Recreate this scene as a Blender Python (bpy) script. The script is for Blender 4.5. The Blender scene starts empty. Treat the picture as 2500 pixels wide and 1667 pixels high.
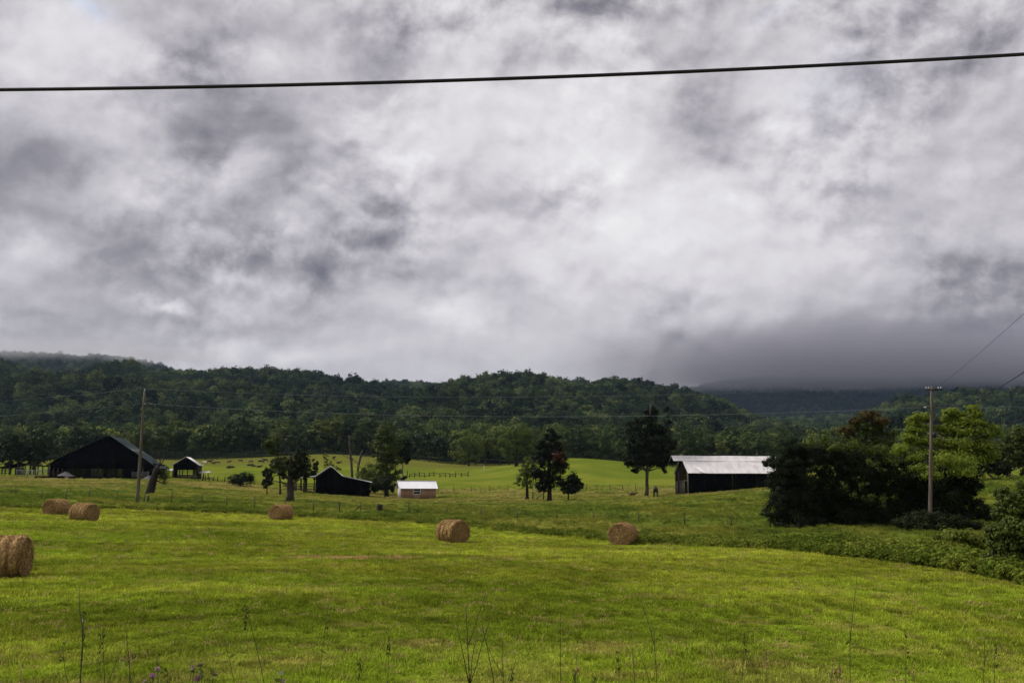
import bpy, bmesh, math
import numpy as np
from mathutils import Vector, Matrix

# ------------------------------------------------------------------ camera, sky, sun, exposure
S = bpy.context.scene
C = S.collection
F = 2500 * 35.0 / 36.0            # focal length in photo pixels
CZ = 3.2                          # eye level (m); horizon at photo row 1190
TH = math.atan((1190 - 833.5) / F)
SN, CS = math.sin(TH), math.cos(TH)
FX = F / CS                       # pixels per unit X/Y on the horizon row

cam_d = bpy.data.cameras.new('camera'); cam = bpy.data.objects.new('camera', cam_d); C.objects.link(cam)
cam_d.lens = 35; cam_d.sensor_width = 36; cam_d.clip_start = 0.1; cam_d.clip_end = 20000
cam.location = (0, 0, CZ); cam.rotation_euler = (math.pi / 2 + TH, 0, 0)
S.camera = cam


def raydir(px, py):
    """photo pixel -> (X/Y, (Z-CZ)/Y)"""
    u = (np.asarray(px, float) - 1250) / F; v = (833.5 - np.asarray(py, float)) / F
    d = CS - v * SN
    return u / d, (SN + v * CS) / d


def P(px, py, Y):
    a, b = raydir(px, py)
    return np.array([a * Y, Y, CZ + b * Y])


def dirv(px, py):
    a, b = raydir(px, py)
    n = math.sqrt(a * a + b * b + 1)
    return (a / n, 1 / n, b / n)


SUN = Vector((-0.68, 0.10, 0.72)).normalized()
EXPO = 1.35
SKYK = 1 / 2 ** EXPO

W = bpy.data.worlds.new('World'); S.world = W; W.use_nodes = True
W.cycles.sampling_method = 'MANUAL'; W.cycles.sample_map_resolution = 512


def build_world():
    nt = W.node_tree; N = nt.nodes; L = nt.links; N.clear()

    def inp(sock, v):
        if v is None: return
        if isinstance(v, bpy.types.NodeSocket): L.new(v, sock)
        else: sock.default_value = v

    def vm(op, a=None, b=None, c=None):
        n = N.new('ShaderNodeVectorMath'); n.operation = op
        inp(n.inputs[0], a); inp(n.inputs[1], b); inp(n.inputs[2], c)
        return n.outputs['Value'] if op in ('DOT_PRODUCT', 'LENGTH') else n.outputs[0]

    def mm(op, a=None, b=None, c=None, clamp=False):
        n = N.new('ShaderNodeMath'); n.operation = op; n.use_clamp = clamp
        inp(n.inputs[0], a); inp(n.inputs[1], b); inp(n.inputs[2], c)
        return n.outputs[0]

    def noise(vec, scale, detail, rough, lac=2.0, dist=0.0):
        n = N.new('ShaderNodeTexNoise'); n.noise_dimensions = '3D'; L.new(vec, n.inputs['Vector'])
        n.inputs['Scale'].default_value = scale; n.inputs['Detail'].default_value = detail
        n.inputs['Roughness'].default_value = rough; n.inputs['Lacunarity'].default_value = lac
        n.inputs['Distortion'].default_value = dist
        return n

    tc = N.new('ShaderNodeTexCoord'); d = tc.outputs['Generated']
    sep = N.new('ShaderNodeSeparateXYZ'); L.new(d, sep.inputs[0])
    # domain warp (large rolls and small curls)
    w1 = noise(d, 7.0, 3.0, 0.55); w2 = noise(d, 24.0, 5.0, 0.6)
    d1 = vm('ADD', d, vm('MULTIPLY', vm('SUBTRACT', w1.outputs['Color'], (0.5, 0.5, 0.5)), (0.10, 0.10, 0.085)))
    dw = vm('ADD', d1, vm('MULTIPLY', vm('SUBTRACT', w2.outputs['Color'], (0.5, 0.5, 0.5)), (0.05, 0.05, 0.042)))
    # main masses of thick (dark) and thin (bright) cloud
    blobs = [
        (480, 170, 130, 110, -.20), (720, 55, 300, 60, -.12), (640, 130, 60, 45, .15), (780, 120, 50, 40, .10), (930, 115, 55, 55, -.12),
        (320, 130, 90, 60, .12), (110, 60, 90, 70, .10), (30, 125, 50, 30, .12), (140, 375, 180, 60, -.22), (320, 350, 90, 60, .12),
        (280, 435, 170, 45, .12), (510, 365, 80, 55, -.17), (650, 310, 130, 80, -.16), (710, 420, 80, 60, -.12), (560, 435, 60, 35, .14),
        (1000, 320, 150, 120, .18), (1200, 110, 60, 60, .12), (1290, 200, 32, 100, -.18), (1440, 30, 120, 32, -.18), (1420, 300, 220, 110, .12),
        (1610, 110, 60, 50, -.15), (1710, 120, 60, 60, -.16), (1690, 240, 50, 60, -.2), (1790, 320, 55, 55, -.2), (1750, 390, 90, 50, -.12),
        (2000, 335, 160, 70, .15), (2110, 225, 50, 80, -.18), (2200, 90, 160, 60, -.10), (2400, 70, 70, 50, -.16), (2310, 190, 30, 45, -.15),
        (1700, 560, 380, 150, .17), (1450, 620, 240, 90, .10), (2380, 410, 70, 40, .14), (60, 470, 100, 70, -.16), (115, 580, 70, 45, .2),
        (310, 640, 110, 110, -.18), (440, 590, 60, 50, .16), (540, 540, 110, 60, -.12), (610, 645, 130, 30, -.16), (800, 670, 70, 50, -.24),
        (930, 530, 70, 60, -.12), (1100, 640, 130, 50, -.12), (1180, 490, 90, 40, -.10), (380, 750, 45, 18, .28), (700, 790, 160, 30, -.10),
        (1110, 780, 90, 45, .22), (570, 850, 80, 35, .13), (740, 880, 60, 25, .12), (130, 790, 260, 70, -.12), (2300, 930, 430, 150, -.34),
        (2470, 700, 260, 200, -.05), (1900, 930, 330, 70, -.20), (1870, 770, 70, 26, .10), (1690, 815, 110, 20, .06), (1270, 720, 50, 20, -.12),
    ]
    acc = None
    for (px, py, rx, ry, a) in blobs:
        c = dirv(px, py); ax = F / rx; az = F / ry
        q = vm('MULTIPLY_ADD', dw, (ax, ax, az), (-c[0] * ax, -c[1] * ax, -c[2] * az))
        e = mm('POWER', 0.4, vm('DOT_PRODUCT', q, q))
        acc = mm('MULTIPLY_ADD', e, a * 1.12, acc if acc is not None else 0.0)
    # free cloud structure everywhere, with puffs shaded from their lit upper side
    q1 = vm('MULTIPLY', vm('ADD', d, vm('MULTIPLY', vm('SUBTRACT', d1, d), (.35, .35, .35))), (1.0, 1.0, 1.3))
    nA = noise(q1, 4.6, 4.0, 0.5)
    nB = noise(q1, 13.0, 9.0, 0.57)
    nB2 = noise(vm('ADD', q1, (-0.005, 0.0, 0.013)), 13.0, 9.0, 0.57)
    nM = noise(q1, 5.5, 2.0, 0.5)
    puff = N.new('ShaderNodeMapRange'); puff.interpolation_type = 'SMOOTHSTEP'; L.new(nM.outputs[0], puff.inputs[0])
    puff.inputs[1].default_value = 0.40; puff.inputs[2].default_value = 0.66; puff.inputs[3].default_value = 0.35; puff.inputs[4].default_value = 1.0
    lowmask = N.new('ShaderNodeMapRange'); lowmask.interpolation_type = 'SMOOTHSTEP'
    L.new(sep.outputs['Z'], lowmask.inputs[0]); lowmask.inputs[1].default_value = 0.10; lowmask.inputs[2].default_value = 0.22
    lowmask.inputs[3].default_value = 0.5; lowmask.inputs[4].default_value = 1.0
    t = mm('MULTIPLY', mm('SUBTRACT', nB.outputs[0], 0.5), 0.28)
    t = mm('MULTIPLY_ADD', mm('SUBTRACT', nB.outputs[0], nB2.outputs[0]), 1.35, t)
    vo = N.new('ShaderNodeTexVoronoi'); vo.feature = 'F1'; vo.voronoi_dimensions = '3D'
    L.new(vm('ADD', q1, vm('MULTIPLY', vm('SUBTRACT', w2.outputs['Color'], (0.5, 0.5, 0.5)), (.03, .03, .03))), vo.inputs['Vector'])
    vo.inputs['Scale'].default_value = 19.0; vo.inputs['Detail'].default_value = 1.0; vo.inputs['Roughness'].default_value = 0.5
    t = mm('MULTIPLY_ADD', mm('SUBTRACT', 0.50, vo.outputs['Distance']), 0.24, t)
    t = mm('MULTIPLY', t, puff.outputs[0])
    t = mm('MULTIPLY_ADD', mm('SUBTRACT', nA.outputs[0], 0.5), 0.34, t)
    t = mm('MULTIPLY', t, lowmask.outputs[0])
    t = mm('ADD', t, acc)
    # overcast sky: somewhat brighter towards the zenith
    t = mm('ADD', t, mm('MULTIPLY_ADD', mm('MAXIMUM', sep.outputs['Z'], 0.0), 0.20, 0.575))
    ramp = N.new('ShaderNodeValToRGB'); L.new(t, ramp.inputs[0])
    cr = ramp.color_ramp; cr.interpolation = 'LINEAR'
    pts = [(0.0, (.082, .078, .102)), (.18, (.155, .144, .168)), (.36, (.296, .275, .300)), (.54, (.500, .470, .496)),
           (.72, (.715, .684, .702)), (.88, (.842, .816, .826)), (1.0, (.94, .925, .91))]
    cr.elements[0].position = 0; cr.elements[0].color = (*pts[0][1], 1)
    cr.elements[1].position = 1; cr.elements[1].color = (*pts[-1][1], 1)
    for pos, c in pts[1:-1]:
        e = cr.elements.new(pos); e.color = (*c, 1)
    bgc = N.new('ShaderNodeBackground'); L.new(ramp.outputs[0], bgc.inputs[0]); bgc.inputs[1].default_value = SKYK
    sky = N.new('ShaderNodeTexSky'); sky.sky_type = 'NISHITA'; sky.sun_disc = False
    sky.sun_elevation = math.asin(SUN.z); sky.sun_rotation = math.atan2(SUN.x, SUN.y)
    bgs = N.new('ShaderNodeBackground'); L.new(sky.outputs[0], bgs.inputs[0]); bgs.inputs[1].default_value = 0.10
    # thin places where the blue shows faintly through
    gap = None
    for (px, py, rx, ry, a) in [(245, 12, 26, 30, .25), (1990, 230, 100, 55, .07), (1900, 10, 60, 20, .06)]:
        c = dirv(px, py); ax = F / rx; az = F / ry
        q = vm('MULTIPLY_ADD', dw, (ax, ax, az), (-c[0] * ax, -c[1] * ax, -c[2] * az))
        gap = mm('MULTIPLY_ADD', mm('POWER', 0.4, vm('DOT_PRODUCT', q, q)), a, gap if gap is not None else 0.02)
    mix = N.new('ShaderNodeMixShader'); L.new(mm('MINIMUM', gap, 0.9), mix.inputs[0])
    L.new(bgc.outputs[0], mix.inputs[1]); L.new(bgs.outputs[0], mix.inputs[2])
    out = N.new('ShaderNodeOutputWorld'); L.new(mix.outputs[0], out.inputs[0])


build_world()
sun_d = bpy.data.lights.new('sun', 'SUN'); sun = bpy.data.objects.new('sun', sun_d); C.objects.link(sun)
sun_d.energy = 1.5; sun_d.angle = math.radians(10); sun_d.color = (1.0, .955, .88)
sun.rotation_euler = SUN.to_track_quat('Z', 'Y').to_euler(); sun.location = (0, 0, 60)
S.view_settings.view_transform = 'Standard'; S.view_settings.look = 'None'
S.view_settings.exposure = EXPO; S.view_settings.gamma = 1; S.view_settings.use_curve_mapping = False
S.render.engine = 'CYCLES'
S.cycles.max_bounces = 5; S.cycles.diffuse_bounces = 2; S.cycles.transmission_bounces = 3; S.cycles.volume_bounces = 0
S.cycles.transparent_max_bounces = 8
S.cycles.use_denoising = True; S.cycles.denoiser = 'OPENIMAGEDENOISE'; S.cycles.denoising_input_passes = 'RGB_ALBEDO_NORMAL'; S.cycles.denoising_prefilter = 'ACCURATE'

# ------------------------------------------------------------------ numeric helpers
RNG = np.random.default_rng(7)


def _hash(ix, iy, seed):
    h = (ix.astype(np.int64) * 374761393 + iy.astype(np.int64) * 668265263 + seed * 1442695041) & 0xFFFFFFFF
    h = ((h ^ (h >> 13)) * 1274126177) & 0xFFFFFFFF
    return ((h ^ (h >> 16)) & 0xFFFFFF) / float(0xFFFFFF)


def vnoise(x, y, seed=0):
    x = np.asarray(x, float); y = np.asarray(y, float)
    ix = np.floor(x); iy = np.floor(y); fx = x - ix; fy = y - iy
    fx = fx * fx * (3 - 2 * fx); fy = fy * fy * (3 - 2 * fy)
    a = _hash(ix, iy, seed); b = _hash(ix + 1, iy, seed); c = _hash(ix, iy + 1, seed); d = _hash(ix + 1, iy + 1, seed)
    return (a * (1 - fx) + b * fx) * (1 - fy) + (c * (1 - fx) + d * fx) * fy


def fbm(x, y, seed=0, oct=4, gain=.5):
    s = 0; a = 1; t = 0
    for o in range(oct):
        s = s + a * vnoise(np.asarray(x) * 2 ** o, np.asarray(y) * 2 ** o, seed + o * 17); t += a; a *= gain
    return s / t


def sstep(a, b, x):
    t = np.clip((x - a) / (b - a), 0, 1); return t * t * (3 - 2 * t)


# ------------------------------------------------------------------ terrain
RIDGE = [(-300, 880), (0, 879), (50, 899), (90, 909), (150, 913), (200, 897), (240, 876), (290, 871), (330, 884), (380, 898), (440, 900), (560, 897),
         (700, 906), (760, 915), (850, 925), (900, 930), (960, 940), (1010, 945), (1050, 943), (1100, 930), (1150, 918), (1250, 908),
         (1300, 902), (1340, 909), (1370, 925), (1450, 928), (1520, 932), (1560, 927), (1600, 935), (1650, 943), (1700, 955), (1750, 972),
         (1800, 995), (1850, 1018), (1950, 1036), (2060, 1036), (2120, 1000), (2200, 965), (2300, 957), (2350, 949), (2450, 955), (2800, 940)]
rdg = [(x, y + 34) for x, y in RIDGE]
ROWS = [  # (distance, [(photo column, photo row)]) or a constant height
    (1.0, 1.6), (3.0, 1.68), (4.5, 1.74), (6.0, 1.3), (8.0, .75), (12, .35), (15, .25),
    (33, [(0, 1413), (1250, 1420), (2500, 1430)]),
    (45, [(0, 1345), (1250, 1362), (2000, 1364), (2500, 1364)]),
    (60, [(0, 1293), (500, 1300), (1100, 1328), (1520, 1335), (2000, 1318), (2500, 1310)]),
    (75, [(0, 1258), (130, 1266), (210, 1270), (680, 1284), (1100, 1293), (1600, 1292), (2000, 1285), (2500, 1272)]),
    (85, [(0, 1238), (300, 1247), (700, 1272), (1000, 1272), (1250, 1272), (1600, 1266), (2000, 1262), (2500, 1245)]),
    (95, [(0, 1220), (350, 1228), (700, 1247), (1000, 1253), (1300, 1255), (1600, 1250), (2000, 1240), (2500, 1212)]),
    (120, [(0, 1198), (350, 1207), (700, 1223), (1000, 1234), (1300, 1237), (1600, 1228), (1900, 1207), (2200, 1183), (2500, 1165)]),
    (150, [(0, 1184), (350, 1190), (700, 1208), (1000, 1224), (1300, 1223), (1600, 1216), (1760, 1203), (1880, 1191), (2000, 1180), (2200, 1168), (2500, 1162)]),
    (180, [(0, 1174), (400, 1180), (700, 1203), (1000, 1221), (1300, 1214), (1580, 1211), (1680, 1204), (1780, 1199), (1880, 1194), (2000, 1186), (2500, 1168)]),
    (200, [(0, 1169), (400, 1174), (700, 1196), (1000, 1219), (1300, 1207), (1600, 1203), (1900, 1190), (2500, 1172)]),
    (220, [(0, 1164), (250, 1166), (430, 1169), (700, 1189), (1000, 1203), (1300, 1198), (1600, 1196), (1900, 1186), (2500, 1172)]),
    (280, [(0, 1150), (400, 1153), (700, 1171), (1000, 1172), (1200, 1172), (1390, 1152), (1600, 1166), (1900, 1175), (2500, 1166)]),
    (340, [(0, 1138), (400, 1140), (700, 1146), (1000, 1151), (1150, 1151), (1230, 1140), (1390, 1116), (1520, 1126), (1640, 1141), (1900, 1150), (2500, 1150)]),
    (400, [(0, 1128), (480, 1127), (630, 1121), (800, 1111), (1000, 1126), (1100, 1135), (1200, 1138), (1390, 1126), (1600, 1142), (2500, 1142)]),
    (440, [(0, 1124), (480, 1124), (630, 1118), (800, 1107), (1000, 1121), (1100, 1132), (1200, 1136), (1400, 1130), (1600, 1140), (2500, 1137)]),
    (520, [(0, 1121), (800, 1108), (1250, 1126), (2500, 1126)]),
    (650, [(0, 1100), (800, 1095), (1250, 1102), (1800, 1108), (2500, 1106)]),
    (800, [(0, 1048), (400, 1038), (800, 1050), (1250, 1055), (1700, 1078), (2000, 1104), (2500, 1096)]),
    (1000, [(0, 985), (250, 972), (450, 990), (700, 985), (1000, 1005), (1250, 985), (1400, 1000), (1600, 1012), (1800, 1055), (1900, 1080), (2060, 1085), (2200, 1055), (2500, 1028)]),
    (1300, rdg),
    (1480, [(x, max(y + 30, 960)) for x, y in rdg]),
    (2000, [(-300, 930), (0, 930), (360, 930), (700, 950), (1000, 970), (1250, 1010), (1700, 1040), (2500, 1020)]),
    (2300, [(x, y + 8) for x, y in [(-300, 862), (0, 866), (110, 869), (200, 873), (300, 876), (360, 889), (430, 914), (600, 930), (640, 920), (694, 915), (760, 922), (850, 950), (930, 938), (1060, 940), (1120, 960), (1300, 1010), (1700, 1040), (2500, 1020)]]),
    (2700, [(-300, 930), (1000, 980), (1700, 1035), (2500, 1010)]),
    (3500, [(-300, 940), (1000, 980), (1500, 1005), (1600, 985), (1690, 955), (1780, 938), (1860, 930), (2000, 930), (2120, 935), (2300, 915), (2800, 905)]),
    (4600, [(-300, 960), (1000, 990), (1700, 960), (2800, 960)]),
    (9000, -60.0)]
NU, NT = 401, 420
UG = np.linspace(-1.0, 1.0, NU)
TG = np.linspace(0, math.log(9000), NT)


def _build_terrain():
    lt = []; zz = []
    k = np.exp(-0.5 * (np.arange(-6, 7) / 2.2) ** 2); k /= k.sum()
    for Y, spec in ROWS:
        if isinstance(spec, (int, float)):
            z = np.full(NU, float(spec))
        else:
            px = np.array([s[0] for s in spec], float); py = np.array([s[1] for s in spec], float)
            u, b = raydir(px, py)
            z = np.interp(UG, u, CZ + b * Y)
            z = np.convolve(np.pad(z, 6, mode='edge'), k, 'valid')
        lt.append(math.log(Y)); zz.append(z)
    lt = np.array(lt); zz = np.array(zz)
    # monotone cubic in log distance
    h = np.diff(lt)[:, None]; dl = np.diff(zz, axis=0) / h
    m = np.zeros_like(zz)
    a, b = dl[:-1], dl[1:]
    same = (a * b) > 0
    m[1:-1] = np.where(same, 2 * a * b / np.where(same, a + b, 1), 0)
    m[0] = dl[0]; m[-1] = dl[-1]
    out = np.zeros((NT, NU))
    for i, t in enumerate(TG):
        j = min(max(np.searchsorted(lt, t) - 1, 0), len(lt) - 2)
        s = (t - lt[j]) / (lt[j + 1] - lt[j]); hh = lt[j + 1] - lt[j]
        out[i] = ((1 + 2 * s) * (1 - s) ** 2 * zz[j] + s * (1 - s) ** 2 * hh * m[j] + s * s * (3 - 2 * s) * zz[j + 1] + s * s * (s - 1) * hh * m[j + 1])
    return out


TERR = _build_terrain()


def edge_Y(u):      # far edge of the mown hay field, as a function of X/Y
    px = np.array([-900, 0, 300, 700, 1060, 1300, 1600, 2000, 2300, 2500, 2900]); yy = np.array([83, 84, 87, 90, 80, 70, 60, 47.5, 39, 32, 24])
    return np.interp(u, (px - 1250) / FX, yy)


def G(X, Y):
    X = np.asarray(X, float); Y = np.asarray(Y, float)
    Yc = np.clip(Y, 1.0, 8999.0)
    u = np.clip(X / np.maximum(Yc, 6.0), UG[0], UG[-1] - 1e-9)
    fu = (u - UG[0]) / (UG[1] - UG[0]); iu = np.clip(np.floor(fu).astype(int), 0, NU - 2); fu = fu - iu
    ft = np.log(Yc) / (TG[1] - TG[0]); it = np.clip(np.floor(ft).astype(int), 0, NT - 2); ft = ft - it
    z = (TERR[it, iu] * (1 - fu) + TERR[it, iu + 1] * fu) * (1 - ft) + (TERR[it + 1, iu] * (1 - fu) + TERR[it + 1, iu + 1] * fu) * ft
    uu = X / np.maximum(Yc, 6.0)
    past = sstep(0, 4, Y - edge_Y(uu)) * (1 - sstep(230, 300, Y))
    z = z + (fbm(X / 3.2, Y / 3.2, 3, 3) - .5) * (.10 + .42 * past)
    z = z + (fbm(X / 0.7, Y / 0.7, 5, 2) - .5) * .05
    far = sstep(560, 900, Y)
    z = z + far * (fbm(X / 165, Y / 230, 9, 4) - .5) * (70 - 60 * sstep(1080, 1300, Y)) * (1 - .75 * sstep(.20, .26, u) * (1 - sstep(.36, .42, u)))
    return z


def g1(X, Y): return float(G(np.array([X]), np.array([Y]))[0])


def gp(px, Y, sink=0.0):
    """point on the ground at photo column px and distance Y"""
    X = (px - 1250) / F * Y
    for _ in range(4):
        z = g1(X, Y)
        v = ((z - CZ) / Y * CS - SN) / (CS + (z - CZ) / Y * SN)
        X = (px - 1250) / F * Y / (CS - v * SN)
    return np.array([X, Y, z - sink])


def row_of(X, Y, Z):
    b = (Z - CZ) / Y
    v = (b * CS - SN) / (CS + b * SN)
    return 833.5 - v * F


def yhit(px, py, y0, y1):
    """distance at which the ground shows at photo pixel (px, py)"""
    Ys = np.linspace(y0, y1, 160); Xs = (px - 1250) / FX * Ys
    r = row_of(Xs, Ys, G(Xs, Ys))
    return float(Ys[np.argmin(np.abs(r - py))])


# ------------------------------------------------------------------ materials
def newmat(name):
    m = bpy.data.materials.new(name); m.use_nodes = True
    nt = m.node_tree; nt.nodes.clear()
    return m, nt.nodes, nt.links


def ramp_node(N, cols):
    r = N.new('ShaderNodeValToRGB'); cr = r.color_ramp
    n = len(cols)
    cr.elements[0].color = (*cols[0], 1); cr.elements[1].color = (*cols[-1], 1)
    for i, c in enumerate(cols[1:-1]):
        e = cr.elements.new((i + 1) / (n - 1)); e.color = (*c, 1)
    return r


def surf_mat(name, cols, scale=(3, 3, 3), rough=.85, bump=.3, bscale=None, detail=6, metal=0.0, spec=.3, coord='Object', lo=.3, hi=.7, bdist=.02):
    m, N, L = newmat(name)
    tc = N.new('ShaderNodeTexCoord'); mp = N.new('ShaderNodeMapping'); L.new(tc.outputs[coord], mp.inputs[0])
    mp.inputs['Scale'].default_value = scale
    nz = N.new('ShaderNodeTexNoise'); L.new(mp.outputs[0], nz.inputs['Vector']); nz.inputs['Scale'].default_value = 1
    nz.inputs['Detail'].default_value = detail; nz.inputs['Roughness'].default_value = .6
    mr = N.new('ShaderNodeMapRange'); L.new(nz.outputs[0], mr.inputs[0]); mr.inputs[1].default_value = lo; mr.inputs[2].default_value = hi
    r = ramp_node(N, cols); L.new(mr.outputs[0], r.inputs[0])
    b = N.new('ShaderNodeBsdfPrincipled'); L.new(r.outputs[0], b.inputs['Base Color'])
    b.inputs['Roughness'].default_value = rough; b.inputs['Metallic'].default_value = metal; b.inputs['Specular IOR Level'].default_value = spec
    if bump:
        n2 = N.new('ShaderNodeTexNoise'); L.new(mp.outputs[0], n2.inputs['Vector']); n2.inputs['Scale'].default_value = (bscale or 4)
        n2.inputs['Detail'].default_value = 4
        bp = N.new('ShaderNodeBump'); bp.inputs['Strength'].default_value = bump; bp.inputs['Distance'].default_value = bdist
        L.new(n2.outputs[0], bp.inputs['Height']); L.new(bp.outputs[0], b.inputs['Normal'])
    o = N.new('ShaderNodeOutputMaterial'); L.new(b.outputs[0], o.inputs[0])
    return m


def leaf_mat(name, cols, obj_var=.35, trans=.30, spec=.12):
    """leaves: colour varies leaf by leaf and plant by plant"""
    m, N, L = newmat(name)
    geo = N.new('ShaderNodeNewGeometry'); oi = N.new('ShaderNodeObjectInfo')
    a = N.new('ShaderNodeMath'); a.operation = 'MULTIPLY_ADD'; L.new(geo.outputs['Random Per Island'], a.inputs[0])
    a.inputs[1].default_value = 1 - obj_var
    b = N.new('ShaderNodeMath'); b.operation = 'MULTIPLY'; L.new(oi.outputs['Random'], b.inputs[0]); b.inputs[1].default_value = obj_var
    L.new(b.outputs[0], a.inputs[2])
    r = ramp_node(N, cols); L.new(a.outputs[0], r.inputs[0])
    d = N.new('ShaderNodeBsdfDiffuse'); L.new(r.outputs[0], d.inputs[0])
    t = N.new('ShaderNodeBsdfTranslucent'); L.new(r.outputs[0], t.inputs[0])
    mx = N.new('ShaderNodeMixShader'); mx.inputs[0].default_value = trans; L.new(d.outputs[0], mx.inputs[1]); L.new(t.outputs[0], mx.inputs[2])
    g = N.new('ShaderNodeBsdfGlossy'); g.inputs['Roughness'].default_value = .45; g.inputs[0].default_value = (.8, .85, .8, 1)
    lw = N.new('ShaderNodeLayerWeight'); lw.inputs[0].default_value = .25
    k = N.new('ShaderNodeMath'); k.operation = 'MULTIPLY'; L.new(lw.outputs['Facing'], k.inputs[0]); k.inputs[1].default_value = spec * .5
    m2 = N.new('ShaderNodeMixShader'); L.new(k.outputs[0], m2.inputs[0]); L.new(mx.outputs[0], m2.inputs[1]); L.new(g.outputs[0], m2.inputs[2])
    o = N.new('ShaderNodeOutputMaterial'); L.new(m2.outputs[0], o.inputs[0])
    return m


def ground_mat(name, fine=(.75, 1.3)):
    """field colour from the grass type stored on the ground, broken up by fine noise"""
    m, N, L = newmat(name)
    at = N.new('ShaderNodeAttribute'); at.attribute_name = 'grass_colour'
    geo = N.new('ShaderNodeNewGeometry')
    n1 = N.new('ShaderNodeTexNoise'); L.new(geo.outputs['Position'], n1.inputs['Vector']); n1.inputs['Scale'].default_value = 2.2
    n1.inputs['Detail'].default_value = 9; n1.inputs['Roughness'].default_value = .72
    mr = N.new('ShaderNodeMapRange'); L.new(n1.outputs[0], mr.inputs[0]); mr.inputs[1].default_value = .3; mr.inputs[2].default_value = .7
    mr.inputs[3].default_value = fine[0]; mr.inputs[4].default_value = fine[1]
    vm = N.new('ShaderNodeVectorMath'); vm.operation = 'SCALE'; L.new(at.outputs['Color'], vm.inputs[0]); L.new(mr.outputs[0], vm.inputs['Scale'])
    b = N.new('ShaderNodeBsdfDiffuse'); L.new(vm.outputs[0], b.inputs[0])
    bp = N.new('ShaderNodeBump'); bp.inputs['Strength'].default_value = .8; bp.inputs['Distance'].default_value = .15
    n2 = N.new('ShaderNodeTexNoise'); L.new(geo.outputs['Position'], n2.inputs['Vector']); n2.inputs['Scale'].default_value = 3.5
    n2.inputs['Detail'].default_value = 6; n2.inputs['Roughness'].default_value = .7
    L.new(n2.outputs[0], bp.inputs['Height']); L.new(bp.outputs[0], b.inputs['Normal'])
    o = N.new('ShaderNodeOutputMaterial'); L.new(b.outputs[0], o.inputs[0])
    return m


def tuft_mat(name):
    m, N, L = newmat(name)
    at = N.new('ShaderNodeAttribute'); at.attribute_type = 'INSTANCER'; at.attribute_name = 'grass_colour'
    geo = N.new('ShaderNodeNewGeometry')
    mr = N.new('ShaderNodeMapRange'); L.new(geo.outputs['Random Per Island'], mr.inputs[0]); mr.inputs[3].default_value = 1.0; mr.inputs[4].default_value = 2.1
    vm = N.new('ShaderNodeVectorMath'); vm.operation = 'SCALE'; L.new(at.outputs['Color'], vm.inputs[0]); L.new(mr.outputs[0], vm.inputs['Scale'])
    d = N.new('ShaderNodeBsdfDiffuse'); L.new(vm.outputs[0], d.inputs[0])
    t = N.new('ShaderNodeBsdfTranslucent'); L.new(vm.outputs[0], t.inputs[0])
    mx = N.new('ShaderNodeMixShader'); mx.inputs[0].default_value = .45; L.new(d.outputs[0], mx.inputs[1]); L.new(t.outputs[0], mx.inputs[2])
    o = N.new('ShaderNodeOutputMaterial'); L.new(mx.outputs[0], o.inputs[0])
    return m


M = {}
M['field'] = ground_mat('field grass')
M['tuft'] = tuft_mat('grass blades')
M['floor'] = surf_mat('forest floor', [(.010, .014, .007), (.022, .028, .012)], (.05, .05, .05), .95, .2, spec=.0)
M['bark'] = surf_mat('bark', [(.035, .030, .026), (.09, .078, .066)], (3, 3, .6), .95, .5, spec=.1)
M['bark_pale'] = surf_mat('pale bark', [(.12, .105, .09), (.24, .22, .19)], (3, 3, .5), .95, .5, spec=.1)
M['dark_bark_mid'] = surf_mat('furrowed bark', [(.022, .019, .016), (.060, .052, .044)], (3, 3, .6), .95, .5, spec=.1)
M['bark_dark'] = surf_mat('dark bark', [(.012, .010, .009), (.035, .030, .026)], (3, 3, .6), .95, .5, spec=.1)
M['pole'] = surf_mat('weathered pole wood', [(.050, .041, .032), (.10, .084, .066), (.165, .142, .116)], (9, 9, .5), .9, .5, spec=.1)
M['leaf_forest'] = leaf_mat('forest leaves', [(.018, .030, .016), (.042, .064, .026), (.070, .098, .036), (.120, .142, .052)], .78, .25)
M['leaf_edge'] = leaf_mat('wood edge leaves', [(.012, .022, .008), (.032, .050, .012), (.062, .085, .018), (.115, .135, .03)], .8, .25)
M['leaf_cedar'] = leaf_mat('cedar foliage', [(.006, .009, .005), (.012, .017, .008), (.022, .026, .011)], .2, .12, .06)
M['leaf_dark'] = leaf_mat('dark leaves', [(.006, .010, .004), (.012, .018, .006), (.026, .034, .009)], .2, .15, .08)
M['leaf_mid'] = leaf_mat('mid green leaves', [(.026, .040, .009), (.054, .074, .014), (.088, .108, .022)], .2, .32)
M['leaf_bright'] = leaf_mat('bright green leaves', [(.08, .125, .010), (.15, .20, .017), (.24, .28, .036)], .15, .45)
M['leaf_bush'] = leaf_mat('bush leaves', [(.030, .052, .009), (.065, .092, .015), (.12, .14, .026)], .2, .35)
M['leaf_light'] = leaf_mat('light green leaves', [(.055, .082, .016), (.09, .122, .022), (.14, .165, .035)], .2, .38)
M['leaf_russet'] = leaf_mat('russet leaves', [(.030, .030, .009), (.055, .042, .012), (.085, .050, .016)], .15, .25)
M['leaf_red'] = leaf_mat('dry red foliage', [(.035, .012, .008), (.07, .022, .012), (.10, .04, .02)], .15, .15)
M['leaf_weed'] = leaf_mat('weed leaves', [(.070, .100, .014), (.120, .155, .020), (.18, .20, .035)], .5, .42)
M['hay'] = surf_mat('hay', [(.095, .052, .020), (.35, .220, .092), (.55, .39, .185)], (11, 11, 11), .95, .9, 5, spec=.05, bdist=.03)
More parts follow.
